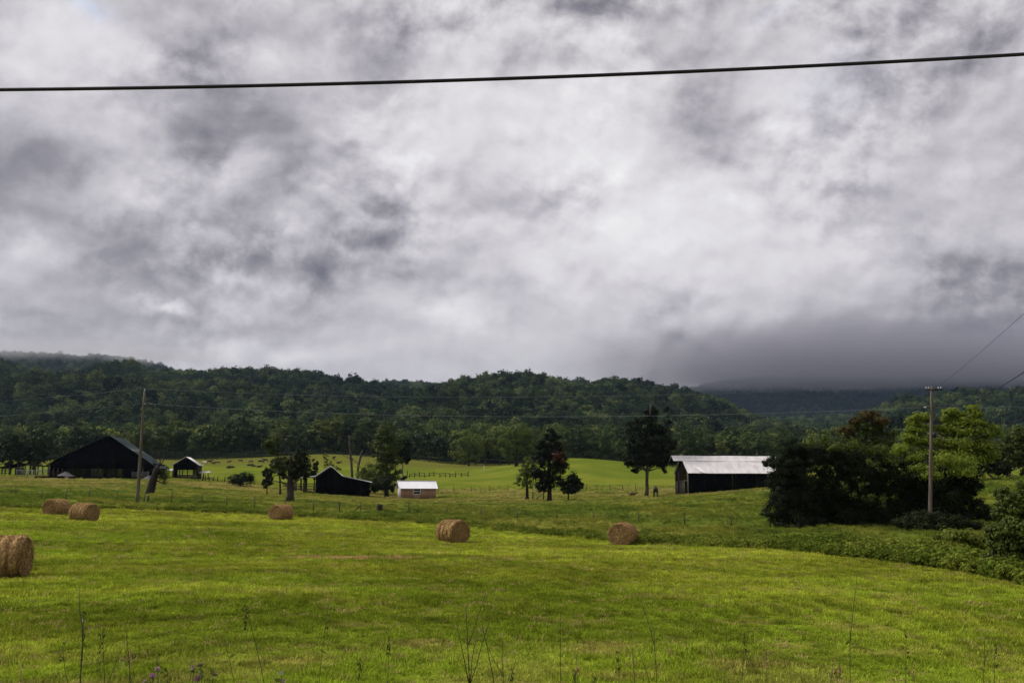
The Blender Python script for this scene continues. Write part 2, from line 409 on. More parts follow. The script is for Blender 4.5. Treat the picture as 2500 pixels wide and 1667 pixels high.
def add_rings(m):
    """faint wound layers round the bale's axis"""
    N = m.node_tree.nodes; L = m.node_tree.links
    b = next(n for n in N if n.type == 'BSDF_PRINCIPLED'); src = b.inputs['Base Color'].links[0].from_socket
    tc = N.new('ShaderNodeTexCoord'); sp = N.new('ShaderNodeVectorMath'); sp.operation = 'MULTIPLY_ADD'; L.new(tc.outputs['Object'], sp.inputs[0]); sp.inputs[1].default_value = (1, 0, 1); sp.inputs[2].default_value = (0, 0, -.61)
    ln = N.new('ShaderNodeVectorMath'); ln.operation = 'LENGTH'; L.new(sp.outputs[0], ln.inputs[0])
    nz = N.new('ShaderNodeTexNoise'); L.new(tc.outputs['Object'], nz.inputs['Vector']); nz.inputs['Scale'].default_value = 3.0
    a = N.new('ShaderNodeMath'); a.operation = 'MULTIPLY_ADD'; L.new(nz.outputs[0], a.inputs[0]); a.inputs[1].default_value = .14; L.new(ln.outputs['Value'], a.inputs[2])
    f = N.new('ShaderNodeMath'); f.operation = 'MULTIPLY'; L.new(a.outputs[0], f.inputs[0]); f.inputs[1].default_value = 62.0
    sn = N.new('ShaderNodeMath'); sn.operation = 'SINE'; L.new(f.outputs[0], sn.inputs[0])
    mr = N.new('ShaderNodeMapRange'); L.new(sn.outputs[0], mr.inputs[0]); mr.inputs[1].default_value = -1; mr.inputs[3].default_value = .78; mr.inputs[4].default_value = 1.18
    vm = N.new('ShaderNodeVectorMath'); vm.operation = 'SCALE'; L.new(src, vm.inputs[0]); L.new(mr.outputs[0], vm.inputs['Scale']); L.new(vm.outputs[0], b.inputs['Base Color'])


add_rings(M['hay'])
M['straw'] = leaf_mat('straw', [(.085, .046, .018), (.33, .205, .086), (.58, .42, .21)], .1, .25, .05)
M['black_wood'] = surf_mat('black stained boards', [(.0022, .0022, .0026), (.0050, .0045, .0045)], (6, 6, .5), .95, .4, spec=.0)
M['interior'] = surf_mat('dark barn timber', [(.004, .0035, .003), (.010, .0085, .007)], (5, 5, .5), .95, .3, spec=.0)
M['grey_wood'] = surf_mat('weathered grey boards', [(.06, .052, .046), (.13, .115, .10), (.19, .17, .15)], (7, 7, .5), .92, .5, spec=.1)
M['dark_grey_wood'] = surf_mat('old dark boards', [(.018, .015, .013), (.06, .050, .042)], (7, 7, .5), .92, .5, spec=.08)
M['cedar_wood'] = surf_mat('reddish board siding', [(.23, .125, .068), (.36, .21, .13), (.46, .30, .21)], (8, 8, .35), .9, .4, spec=.1, lo=.25, hi=.75)
M['pale_wood'] = surf_mat('pale boards', [(.42, .39, .37), (.60, .57, .55)], (6, 6, .4), .9, .3, spec=.1)
M['tin'] = surf_mat('galvanised roofing', [(.50, .47, .475), (.64, .61, .61), (.72, .69, .69)], (1.2, .5, .5), .55, .25, 3, metal=.0, spec=.35)
M['tin_white'] = surf_mat('white metal roofing', [(.74, .74, .77), (.82, .82, .84)], (.8, .8, .8), .5, .1, spec=.3)
M['tin_green'] = surf_mat('dull green roofing', [(.060, .088, .092), (.092, .125, .128)], (.8, .8, .8), .55, .2, spec=.3)
M['trim'] = surf_mat('white paint', [(.70, .70, .71), (.80, .80, .80)], (4, 4, 4), .6, .1)
M['steel'] = surf_mat('galvanised steel', [(.10, .105, .11), (.20, .205, .21)], (6, 6, 6), .5, .1, metal=.2)
M['rust'] = surf_mat('rusty steel', [(.030, .020, .014), (.075, .048, .032)], (9, 9, 9), .85, .3)
M['cable'] = surf_mat('black cable', [(.006, .006, .009), (.013, .013, .018)], (8, 8, 8), .6, .2)
M['wire'] = surf_mat('aluminium wire', [(.22, .23, .24), (.34, .35, .36)], (8, 8, 8), .5, .1)
M['porcelain'] = surf_mat('glazed insulator', [(.30, .31, .34), (.44, .45, .48)], (8, 8, 8), .25, .0, spec=.5)
M['gravel'] = surf_mat('gravel', [(.045, .044, .048), (.11, .105, .108)], (5, 5, 5), .95, .7, 6)
M['cow_black'] = surf_mat('black hide', [(.006, .006, .007), (.016, .014, .013)], (3, 3, 3), .8, .1)
M['cow_red'] = surf_mat('red brown hide', [(.045, .018, .010), (.10, .045, .024)], (3, 3, 3), .8, .1)
M['cow_white'] = surf_mat('cream hide', [(.42, .38, .32), (.62, .58, .52)], (3, 3, 3), .8, .1)
M['stalk'] = surf_mat('green stalk', [(.022, .034, .010), (.05, .065, .018)], (20, 20, 4), .8, .2)
M['pink'] = leaf_mat('pink florets', [(.26, .10, .20), (.42, .20, .34), (.55, .34, .46)], .2, .25)
M['dark_glass'] = surf_mat('window glass', [(.010, .011, .013), (.016, .017, .02)], (1, 1, 1), .08, .0, spec=.5)


# ------------------------------------------------------------------ object helpers
def np_mesh(name, V, faces):
    """faces: array (m,k) or list of such arrays"""
    V = np.asarray(V, np.float32).reshape(-1, 3)
    fl = faces if isinstance(faces, list) else [faces]
    fl = [np.asarray(f, np.int32) for f in fl if len(f)]
    me = bpy.data.meshes.new(name)
    me.vertices.add(len(V)); me.vertices.foreach_set('co', V.ravel())
    tot = sum(len(f) for f in fl)
    if tot:
        loops = np.concatenate([f.ravel() for f in fl]); lens = np.concatenate([np.full(len(f), f.shape[1], np.int32) for f in fl])
        me.loops.add(len(loops)); me.loops.foreach_set('vertex_index', loops)
        me.polygons.add(tot); st = np.zeros(tot, np.int32); st[1:] = np.cumsum(lens)[:-1]
        me.polygons.foreach_set('loop_start', st)
        try: me.polygons.foreach_set('loop_total', lens)
        except Exception: pass
    me.update(calc_edges=True); me.validate()
    return me


class MB:
    """collects pieces of ONE part"""
    def __init__(s): s.V = []; s.Q = []; s.T = []; s.n = 0

    def add(s, V, Q=None, T=None):
        V = np.asarray(V, float).reshape(-1, 3)
        if Q is not None and len(Q): s.Q.append(np.asarray(Q, int).reshape(-1, 4) + s.n)
        if T is not None and len(T): s.T.append(np.asarray(T, int).reshape(-1, 3) + s.n)
        s.V.append(V); s.n += len(V); return s

    def hexa(s, c8):
        """8 corners: bottom 4 (ccw) then top 4"""
        return s.add(c8, [(3, 2, 1, 0), (4, 5, 6, 7), (0, 1, 5, 4), (1, 2, 6, 5), (2, 3, 7, 6), (3, 0, 4, 7)])

    def box(s, x0, x1, y0, y1, z0, z1):
        return s.hexa([(x0, y0, z0), (x1, y0, z0), (x1, y1, z0), (x0, y1, z0), (x0, y0, z1), (x1, y0, z1), (x1, y1, z1), (x0, y1, z1)])

    def prism(s, poly, y0, y1):
        """polygon in x,z extruded along y (fan caps: convex or star-shaped polygons)"""
        n = len(poly); V = [(x, y0, z) for x, z in poly] + [(x, y1, z) for x, z in poly]
        Q = [(i, (i + 1) % n, (i + 1) % n + n, i + n) for i in range(n)]
        T = [(0, i, i + 1) for i in range(1, n - 1)] + [(n, n + i + 1, n + i) for i in range(1, n - 1)]
        return s.add(V, Q, T)

    def bar(s, a, b, w, h=None):
        a = np.array(a, float); b = np.array(b, float); h = h or w
        d = b - a; d /= np.linalg.norm(d)
        r = np.cross(d, (0, 0, 1)); r = np.array((1., 0, 0)) if np.linalg.norm(r) < 1e-6 else r / np.linalg.norm(r)
        t = np.cross(r, d)
        o = [-r * w / 2 - t * h / 2, r * w / 2 - t * h / 2, r * w / 2 + t * h / 2, -r * w / 2 + t * h / 2]
        return s.hexa([a + k for k in o] + [b + k for k in o])

    def tube(s, pts, rad, n=8, cap=True, jit=0.0, rng=None):
        pts = np.asarray(pts, float); k = len(pts); rad = np.broadcast_to(np.asarray(rad, float), (k,))
        tan = np.gradient(pts, axis=0); tan /= np.linalg.norm(tan, axis=1)[:, None] + 1e-9
        ref = np.array((0., 1., 0.13)) if abs(tan[0][2]) > .6 else np.array((0.05, 0., 1.))
        V = []
        for i in range(k):
            r = np.cross(tan[i], ref); r /= np.linalg.norm(r) + 1e-9; t = np.cross(r, tan[i])
            an = np.arange(n) * 2 * math.pi / n
            rr = rad[i] * (1 + (rng.uniform(-jit, jit, n) if rng is not None and jit else 0))
            V.append(pts[i] + (np.cos(an) * rr)[:, None] * r + (np.sin(an) * rr)[:, None] * t)
        V = np.concatenate(V); Q = []
        for i in range(k - 1):
            for j in range(n):
                Q.append((i * n + j, i * n + (j + 1) % n, (i + 1) * n + (j + 1) % n, (i + 1) * n + j))
        T = []
        if cap:
            c0 = len(V); V = np.concatenate([V, pts[:1], pts[-1:]])
            for j in range(n):
                T.append((c0, (j + 1) % n, j)); T.append((c0 + 1, (k - 1) * n + j, (k - 1) * n + (j + 1) % n))
        return s.add(V, Q, T)

    def mesh(s, name, origin=(0, 0, 0)):
        V = np.concatenate(s.V) - np.asarray(origin, float)
        fs = []
        if s.Q: fs.append(np.concatenate(s.Q))
        if s.T: fs.append(np.concatenate(s.T))
        return np_mesh(name, V, fs)


def put(name, me, mat, parent=None, loc=None, smooth=False):
    o = bpy.data.objects.new(name, me); C.objects.link(o)
    if mat is not None and len(me.materials) == 0: me.materials.append(mat)
    if smooth and len(me.polygons): me.polygons.foreach_set('use_smooth', np.ones(len(me.polygons), bool))
    if parent is not None: o.parent = parent
    if loc is not None: o.location = loc
    return o


def tag(o, label=None, cat=None, group=None, kind=None):
    if label: o['label'] = label
    if cat: o['category'] = cat
    if group: o['group'] = group
    if kind: o['kind'] = kind
    return o


def thing(name, label, cat, loc, rz=0.0, group=None):
    o = bpy.data.objects.new(name, None); C.objects.link(o); o.location = tuple(loc); o.rotation_euler = (0, 0, rz)
    o.empty_display_size = .5
    return tag(o, label, cat, group)


def kids(o): return [c for c in bpy.data.objects if c.parent == o]


# ------------------------------------------------------------------ field colours (kind of grass, not light)
def lerp(a, b, t): return np.asarray(a)[None, :] * (1 - t[:, None]) + np.asarray(b)[None, :] * t[:, None]


def grass_colour(X, Y):
    X = np.asarray(X, float).ravel(); Y = np.asarray(Y, float).ravel()
    u = X / np.maximum(Y, 6)
    e = Y - edge_Y(u)
    # mown hay field: regrowth in swathes along the field edge
    sw = fbm(X / 6.0, (Y - edge_Y(u) * .55) / 2.6, 21, 4)
    pt = fbm(X / 2.0, Y / 1.3, 23, 4)
    big = fbm(X / 22, Y / 14, 25, 3)
    hay = lerp((.124, .164, .013), (.212, .232, .024), sstep(.30, .70, .5 * sw + .5 * big))
    hay = hay * (.84 + .30 * sstep(.3, .7, pt))[:, None]
    dry = sstep(.62, .76, fbm(X / 1.8, Y / 1.1, 27, 4)) * .42 + .45 * sstep(22, 12, Y) * sstep(.42, .60, fbm(X / 2.2, Y / 1.4, 29, 3))
    hay = hay * (1 - dry[:, None]) + np.array((.24, .185, .06)) * dry[:, None]
    # mowing rows that follow the curved field edge
    ro = (edge_Y(u) - Y) / 2.6 + 1.1 * (fbm(X / 16, Y / 16, 45, 2) - .5)
    rw = sstep(.36, .5, np.abs(ro - np.floor(ro) - .5)) * sstep(.35, .6, fbm(X / 7, Y / 5, 46, 3))
    hay = hay * (.97 - .42 * rw[:, None]) * (.80 + .34 * sstep(.32, .62, fbm(X / 11 + 5, Y / 6, 48, 3)))[:, None]
    dp = sstep(1.0, .45, np.hypot((X + 6.6) / 4.2, (Y - 43.5) / .9) + .9 * (fbm(X / .8, Y / .5, 28, 3) - .5))
    hay = hay * (1 - .85 * dp[:, None]) + np.array((.30, .19, .095)) * (.85 * dp)[:, None]
    # pasture behind the fence
    a = fbm(X / 5.0, Y / 5.0, 31, 4); b = fbm(X / 16.0, Y / 16.0, 33, 3)
    pas = lerp((.078, .106, .014), (.140, .142, .024), sstep(.35, .65, .6 * a + .4 * b))
    dg = sstep(.58, .70, fbm(X / 2.4, Y / 2.4, 35, 3))
    pas = pas * (1 - .7 * dg[:, None]) + np.array((.036, .062, .011)) * (.7 * dg)[:, None]
    tan_ = sstep(120, 165, Y) * (1 - sstep(225, 250, Y)) * sstep(.36, .60, fbm(X / 12, Y / 9, 37, 3))
    pas = pas * (1 - .6 * tan_[:, None]) + np.array((.20, .155, .052)) * (.6 * tan_)[:, None]
    # far bright meadow and its duller crest
    far = lerp((.088, .120, .013), (.145, .160, .022), sstep(.3, .7, .5 * fbm(X / 34, Y / 20, 39, 3) + .5 * fbm(X / 5, Y / 7, 40, 4)))
    cr = sstep(345, 375, Y) * (1 - sstep(.04, .10, u))
    far = far * (1 - .7 * cr[:, None]) + np.array((.100, .096, .022)) * (.7 * cr)[:, None]
    c = hay * (1 - sstep(-.5, .8, e))[:, None] + pas * sstep(-.5, .8, e)[:, None]
    k = sstep(222, 246, Y + 9 * (fbm(X / 14, X / 14 + 3, 41, 2) - .5))
    return c * (1 - k[:, None]) + far * k[:, None]


# ------------------------------------------------------------------ ground sheets
def fan_rows(y0, y1, step):
    r = [y0]
    while r[-1] < y1: r.append(r[-1] + max(.16, (r[-1] + 8) * step))
    r[-1] = y1
    return np.array(r)


def sheet(name, rows, us, keep=None, mat=None, colour=False, label=None, zoff=0.0):
    Yg = rows[:, None] + 0 * us[None, :]; Xg = (np.maximum(rows, 0) + 22)[:, None] * us[None, :]
    Z = G(Xg, Yg) + zoff
    nr, nc = Yg.shape
    i = np.arange(nr * nc).reshape(nr, nc)
    q = np.stack([i[:-1, :-1], i[:-1, 1:], i[1:, 1:], i[1:, :-1]], -1).reshape(-1, 4)
    V = np.stack([Xg, Yg, Z], -1).reshape(-1, 3)
    if keep is not None:
        cx = V[q].mean(1); q = q[keep(cx[:, 0], cx[:, 1])]
        used = np.unique(q); mp = np.full(len(V), -1); mp[used] = np.arange(len(used)); V = V[used]; q = mp[q]
    me = np_mesh(name, V, q)
    if colour:
        c = grass_colour(V[:, 0], V[:, 1]); at = me.attributes.new('grass_colour', 'FLOAT_COLOR', 'POINT')
        at.data.foreach_set('color', np.concatenate([c, np.ones((len(c), 1))], 1).astype(np.float32).ravel())
    o = put(name, me, mat, smooth=True)
    return tag(o, label, None, None, 'structure')


US = np.linspace(-1.25, 1.25, 361)
R1 = np.concatenate([np.linspace(-40, -2, 12), fan_rows(0, 120, .012), fan_rows(120, 470, .011)[1:]])


def isfield(x, y): return y < edge_Y(x / np.maximum(y, 6))


sheet('hay_field', R1, US, lambda x, y: isfield(x, y), M['field'], True, 'mown green hay field in front of the fence').__setitem__('category', 'field')
sheet('pasture', R1, US, lambda x, y: ~isfield(x, y), M['field'], True, 'rough pasture rising behind the wire fence to the wood').__setitem__('category', 'pasture')
sheet('hills', fan_rows(469, 1560, .018), np.linspace(-.85, .85, 261), None, M['floor'], False, 'wooded hills behind the pasture').__setitem__('category', 'hills')
sheet('mountains', fan_rows(1550, 6500, .02), np.linspace(-.85, .85, 201), None, M['floor'], False, 'far wooded ridges rising into low cloud').__setitem__('category', 'mountains')

# ------------------------------------------------------------------ foliage and trees
def leaf_quads(cn, size, rng, up=.55, asp=.55, vert=0.0, out=None):
    if isinstance(cn, tuple): cn, out = cn
    n = len(cn)
    nr = rng.normal(size=(n, 3)); nr /= np.linalg.norm(nr, axis=1)[:, None]
    if out is None: nr[:, 2] = np.abs(nr[:, 2]) + up
    else: nr = nr * .62 + out; nr[:, 2] += up * .5
    nr /= np.linalg.norm(nr, axis=1)[:, None]
    t = rng.normal(size=(n, 3)); t[:, 2] += vert * 2
    t -= nr * (t * nr).sum(1)[:, None]; t /= np.linalg.norm(t, axis=1)[:, None] + 1e-9
    b = np.cross(nr, t)
    s = (size * rng.uniform(.55, 1.25, n))[:, None]
    V = np.stack([cn + t * s, cn + b * s * asp + nr * s * .12, cn - t * s, cn - b * s * asp + nr * s * .12], 1).reshape(-1, 3)
    Q = np.arange(n * 4).reshape(-1, 4)
    return V, Q


def crown_points(lobes, n, rng, clump=.40, per=70, flat=.75, shell=.62):
    """leaf positions: each lobe is a heap of small clumps with gaps between them"""
    lobes = np.asarray(lobes, float)
    vol = (lobes[:, 3] * lobes[:, 4] * lobes[:, 5]) ** (2 / 3.); vol /= vol.sum()
    out = []; onv = []
    for L, w in zip(lobes, vol):
        m = max(40, int(n * w)); k = max(5, m // per)
        d = rng.normal(size=(k, 3)); d /= np.linalg.norm(d, axis=1)[:, None]
        r = shell + (1 - shell) * rng.random(k) ** .6
        r = np.where(rng.random(k) < .18, rng.uniform(.1, .6, k), r)
        cc = L[:3] + d * r[:, None] * L[3:6]
        cr = clump * L[3:6].mean() * rng.uniform(.55, 1.25, k)
        idx = rng.integers(0, k, m)
        o = rng.normal(size=(m, 3)); o /= np.linalg.norm(o, axis=1)[:, None]
        o *= (rng.random(m) ** .5)[:, None] * cr[idx][:, None]; o[:, 2] *= flat
        st = rng.random(k) < .14
        o = o * np.where(st[idx], 1.9, 1.0)[:, None] * np.where(rng.random(m) < .10, 1.45, 1.0)[:, None]
        pt = cc[idx] + o; out.append(pt)
        a = (pt - L[:3]) / L[3:6] ; a /= np.linalg.norm(a, axis=1)[:, None] + 1e-6
        b = o / (cr[idx][:, None] + 1e-6)
        onv.append(a * .7 + b * .75)
    return np.concatenate(out), np.concatenate(onv)


def wobble(a, b, k, amp, rng):
    a = np.asarray(a, float); b = np.asarray(b, float); t = np.linspace(0, 1, k)[:, None]
    p = a + (b - a) * t
    o = rng.normal(size=(k, 3)) * amp; o[0] = 0; o[-1] *= .3
    return p + np.cumsum(o, 0) * .6


def tree(name, label, px, Y, lobes_px, n, leaf, mat, trunk_px=None, tw=.25, bark='bark', seed=1, group=None, cat='tree', depth=1.0, clump=.40, per=70,
         extra=None, asp=.55, vert=0.0, up=.55, flat=.75, limbs=True, base=None, shell=.62, twigs=0):
    """lobes_px: (photo column, row, half width, half height[, forward/back offset in metres])"""
    rng = np.random.default_rng(seed)
    b = gp(px, Y, .12) if base is None else np.asarray(base, float)
    root = thing(name, label, cat, b, 0, group)
    L3 = []
    for l in lobes_px:
        dy = l[4] if len(l) > 4 else 0.0
        c = P(l[0], l[1], Y + dy); k = (Y + dy) / F
        L3.append((*c, l[2] * k, l[2] * k * depth, l[3] * k))
    L3 = np.array(L3)
    tb = MB()
    if trunk_px:
        tp = [b] + [P(q[0], q[1], Y) for q in trunk_px]
        pts = [tp[0]]
        for a_, b_ in zip(tp[:-1], tp[1:]): pts.extend(wobble(a_, b_, 4, .02 * np.linalg.norm(np.array(b_) - a_), rng)[1:])
        pts = np.array(pts); rr = np.linspace(1, .35, len(pts)) * tw; rr[0] *= 1.35
        tb.tube(pts, rr, 9, True, .12, rng)
        if limbs:
            for l in L3:
                zt = pts[:, 2]; tgt = l[2] - l[5] * .5
                j = int(np.argmin(np.abs(zt - (tgt - .35 * abs(l[0] - pts[-1][0])))))
                j = min(max(j, 1), len(pts) - 1)
                q = wobble(pts[j], l[:3] + np.array([0, 0, .2 * l[5]]), 6, .05 * l[3], rng)
                tb.tube(q, np.linspace(rr[j] * .6, rr[j] * .12 + .01, 6), 6, True)
                for _ in range(twigs):
                    e = l[:3] + rng.normal(size=3) * l[3:6] * .8
                    tb.tube(wobble(q[rng.integers(2, 5)], e, 5, .05 * l[3], rng), np.linspace(rr[j] * .22 + .008, .008, 5), 5, True)
        put('trunk', tb.mesh('trunk', b), M[bark], root, smooth=True)
    if n:
        pts = crown_points(L3, n, rng, clump, per, flat, shell)
        V, Q = leaf_quads(pts, leaf, rng, up, asp, vert)
        put('crown', np_mesh('crown', V - b, Q), M[mat], root)
    if extra:
        for (nm, lp, n2, lf, mt) in extra:
            X3 = []
            for l in lp:
                dy = l[4] if len(l) > 4 else 0.0
                c = P(l[0], l[1], Y + dy); k = (Y + dy) / F
                X3.append((*c, l[2] * k, l[2] * k * depth, l[3] * k))
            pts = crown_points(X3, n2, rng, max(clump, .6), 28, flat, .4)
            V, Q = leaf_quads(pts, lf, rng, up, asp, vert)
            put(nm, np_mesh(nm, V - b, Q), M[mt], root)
    return root


# --- wood-edge trees (prototypes, then copies); each is a thing
def proto_tree(seed, h, cw, kind):
    rng = np.random.default_rng(seed)
    root = thing('broadleaf_tree', '', 'tree', (0, 0, 0))
    tb = MB(); top = np.array((rng.normal() * .4, rng.normal() * .4, h * .8))
    pts = wobble((0, 0, -.4), top, 7, .12, rng)
    tb.tube(pts, np.linspace(.30, .06, 7), 7, True, .1, rng)
    lobes = [(0, 0, h * .60, cw * .34, cw * .34, h * .30)]
    nl = [7, 9, 6, 8, 10][kind % 5]
    for i in range(nl):
        f = (i + .5) / nl; a = i * 2.4 + rng.uniform(-.4, .4)
        zz = h * (.34 + .52 * f); rad = cw * .5 * math.sqrt(max(.08, 1 - (1.15 * f - .25) ** 2))
        r = cw * rng.uniform(.20, .30)
        d = max(0, rad - r * .75)
        lobes.append((math.cos(a) * d, math.sin(a) * d, zz, r, r, r * rng.uniform(.8, 1.2)))
        tb.tube(wobble(pts[min(6, 1 + int(f * 5))], lobes[-1][:3], 4, .1, rng), np.linspace(.10, .03, 4), 5, True)
    put('trunk', tb.mesh('trunk'), M['bark'], root, smooth=True)
    cp = crown_points(lobes, 1900, rng, .45, 40, .8, .72)
    V, Q = leaf_quads(cp, .42, rng, .6, .7)
    put('crown', np_mesh('crown', V, Q), M['leaf_edge'], root)
    return root


PROTO = [proto_tree(50 + k, [17, 15, 19, 16, 14][k], [9.5, 10.5, 8.5, 11, 9][k], k) for k in range(5)]
used = [False] * 5


def copy_tree(src, loc, rz, sc):
    r = src.copy(); C.objects.link(r); r.location = tuple(loc); r.rotation_euler = (0, 0, rz); r.scale = sc
    for c in kids(src):
        d = c.copy(); C.objects.link(d); d.parent = r
    return r


rng = np.random.default_rng(11)
EDGE = []
pxs = -60.0
while pxs < 2560:
    Yb = float(np.interp(pxs, [0, 250, 420, 700, 950, 1080, 1200, 1330, 1480, 1620, 1760, 2560], [452, 452, 456, 458, 448, 430, 418, 428, 430, 415, 420, 440])) + rng.uniform(-4, 8)
    hs = float(np.interp(pxs, [0, 300, 640, 800, 1000, 1160, 1300, 1500, 1700, 2560], [1.02, 1.0, 1.0, 1.08, .98, .88, .85, .80, .86, .95])) * rng.uniform(.84, 1.14)
    EDGE.append((pxs, Yb, hs)); pxs += rng.uniform(22, 36)
SPOT = [(110, 'behind the pole shed'), (185, 'above the left slope of the big barn'), (262, 'above the peak of the big barn'), (330, 'above the green roof of the big barn'), (405, 'behind the leaning snag'),
        (500, 'above the small open shed'), (575, 'above the left end of the cattle herd'), (650, 'above the right end of the cattle herd'), (725, 'above the broken tree trunk'), (790, 'left of the flared barn peak'), (848, 'right of the flared barn peak'),
        (905, 'behind the two dead trunks'), (985, 'behind the tall olive tree'), (1050, 'above the left end of the corral'), (1110, 'above the right end of the corral'), (1175, 'behind the thin yellowish tree'), (1225, 'beside the white marker post'),
        (1300, 'behind the light green spreading tree'), (1360, 'behind the ragged black cedar'), (1430, 'on the crest of the mounded meadow'), (1515, 'left of the tall bare trunked tree'), (1590, 'behind the tall bare trunked tree'), (1650, 'left of the tin roof hood'),
        (1730, 'above the left part of the long tin roof'), (1810, 'above the middle of the long tin roof'), (1890, 'above the right end of the long tin roof'), (1975, 'above the left end of the thicket'), (2060, 'left of the russet topped tree'),
        (2150, 'behind the russet topped tree'), (2250, 'left of the utility pole with crossarm'), (2400, 'behind the bright green tall tree'), (9999, 'at the right picture edge')]
for i, (px, Yb, hs) in enumerate(EDGE):
    k = int(rng.integers(0, 5)); b = gp(px, Yb, .2); sc = (hs * rng.uniform(.9, 1.15), hs * rng.uniform(.9, 1.15), hs)
    if not used[k]:
        used[k] = True; o = PROTO[k]; o.location = tuple(b); o.rotation_euler = (0, 0, rng.uniform(0, 6.28)); o.scale = sc
    else:
        o = copy_tree(PROTO[k], b, rng.uniform(0, 6.28), sc)
    k2 = next(q for q in range(len(SPOT)) if px < SPOT[q][0])
    mates = [e[2] for e in EDGE if (SPOT[k2 - 1][0] if k2 else -999) <= e[0] < SPOT[k2][0]]
    l = ('taller' if hs > np.mean(mates) else 'shorter') + ' broadleaf tree at the wood edge ' + SPOT[k2][1]
    tag(o, l, 'tree', 'trees along the far wood edge')


# --- masses that nobody could count: instanced on points
def scatter(name, protos, pts, kinds, rots, scl, cols=None, mat=None, label=None, cat=None):
    me = bpy.data.meshes.new(name); n = len(pts)
    me.vertices.add(n); me.vertices.foreach_set('co', np.asarray(pts, np.float32).ravel())
    at = me.attributes.new('rot', 'FLOAT_VECTOR', 'POINT'); at.data.foreach_set('vector', np.asarray(rots, np.float32).ravel())
    at = me.attributes.new('scl', 'FLOAT_VECTOR', 'POINT'); at.data.foreach_set('vector', np.asarray(scl, np.float32).ravel())
    at = me.attributes.new('variety', 'INT', 'POINT'); at.data.foreach_set('value', np.asarray(kinds, np.int32))
    if cols is not None:
        at = me.attributes.new('grass_colour', 'FLOAT_COLOR', 'POINT')
        at.data.foreach_set('color', np.concatenate([cols, np.ones((n, 1))], 1).astype(np.float32).ravel())
    o = put(name, me, None)
    ng = bpy.data.node_groups.new(name, 'GeometryNodeTree')
    ng.interface.new_socket('Geometry', in_out='INPUT', socket_type='NodeSocketGeometry')
    ng.interface.new_socket('Geometry', in_out='OUTPUT', socket_type='NodeSocketGeometry')
    N = ng.nodes; L = ng.links
    gi = N.new('NodeGroupInput'); go = N.new('NodeGroupOutput'); jn = N.new('GeometryNodeJoinGeometry')

    def named(nm, ty):
        a = N.new('GeometryNodeInputNamedAttribute'); a.data_type = ty; a.inputs['Name'].default_value = nm
        return next(s for s in a.outputs if s.enabled and s.name == 'Attribute')
    r = named('rot', 'FLOAT_VECTOR'); s = named('scl', 'FLOAT_VECTOR'); kd = named('variety', 'INT')
    e2r = N.new('FunctionNodeEulerToRotation'); L.new(r, e2r.inputs[0])
    for k, po in enumerate(protos):
        cmp_ = N.new('FunctionNodeCompare'); cmp_.data_type = 'INT'; cmp_.operation = 'EQUAL'
        ai = [x for x in cmp_.inputs if x.enabled and x.name == 'A'][0]; bi = [x for x in cmp_.inputs if x.enabled and x.name == 'B'][0]
        L.new(kd, ai); bi.default_value = k
        io = N.new('GeometryNodeInstanceOnPoints'); L.new(gi.outputs[0], io.inputs['Points']); L.new(cmp_.outputs[0], io.inputs['Selection'])
        ob = N.new('GeometryNodeObjectInfo'); ob.inputs['Object'].default_value = po; ob.transform_space = 'ORIGINAL'
        L.new(ob.outputs['Geometry'], io.inputs['Instance']); L.new(e2r.outputs[0], io.inputs['Rotation']); L.new(s, io.inputs['Scale'])
        L.new(io.outputs[0], jn.inputs[0])
    L.new(jn.outputs[0], go.inputs[0])
    md = o.modifiers.new('scatter', 'NODES'); md.node_group = ng
    return tag(o, label, cat, None, 'stuff')


def tone_mat(name, lo=.6, hi=1.5, trans=.22):
    """leaves whose colour is set tree by tree (species stands)"""
    m, N, L = newmat(name)
    at = N.new('ShaderNodeAttribute'); at.attribute_type = 'INSTANCER'; at.attribute_name = 'grass_colour'
    geo = N.new('ShaderNodeNewGeometry')
    mr = N.new('ShaderNodeMapRange'); L.new(geo.outputs['Random Per Island'], mr.inputs[0]); mr.inputs[3].default_value = lo; mr.inputs[4].default_value = hi
    vm = N.new('ShaderNodeVectorMath'); vm.operation = 'SCALE'; L.new(at.outputs['Color'], vm.inputs[0]); L.new(mr.outputs[0], vm.inputs['Scale'])
    d = N.new('ShaderNodeBsdfDiffuse'); L.new(vm.outputs[0], d.inputs[0])
    t = N.new('ShaderNodeBsdfTranslucent'); L.new(vm.outputs[0], t.inputs[0])
    mx = N.new('ShaderNodeMixShader'); mx.inputs[0].default_value = trans; L.new(d.outputs[0], mx.inputs[1]); L.new(t.outputs[0], mx.inputs[2])
    o = N.new('ShaderNodeOutputMaterial'); L.new(mx.outputs[0], o.inputs[0])
    return m


M['canopy'] = tone_mat('forest canopy'); M['weeds'] = tone_mat('weed foliage', .6, 1.5, .4)


def canopy_crown(seed):
    """one broad rounded crown of the closed forest canopy, trunk hidden inside"""
    rng = np.random.default_rng(seed); h = rng.uniform(13, 16); cw = rng.uniform(10.5, 13)
    lob = [(0, 0, h * .58, cw * .36, cw * .36, h * .34)]
    for i in range(int(rng.integers(6, 11))):
        f = rng.random(); a = i * 2.4 + rng.uniform(-.4, .4); r = cw * rng.uniform(.17, .27)
        zz = h * (.42 + .45 * f); rad = cw * .5 * math.sqrt(max(.05, 1 - (1.2 * f - .2) ** 2)); d = max(0, rad - r * .7)
        lob.append((math.cos(a) * d, math.sin(a) * d, zz, r, r, r * rng.uniform(.75, 1.05)))
    V, Q = leaf_quads(crown_points(lob, 1500, rng, .42, 34, .8, .78), .50, rng, .7, .75)
    me = np_mesh('canopy_crown', V, Q); me.materials.append(M['canopy'])
    return bpy.data.objects.new('canopy_crown', me)


crowns = [canopy_crown(300 + k) for k in range(7)]


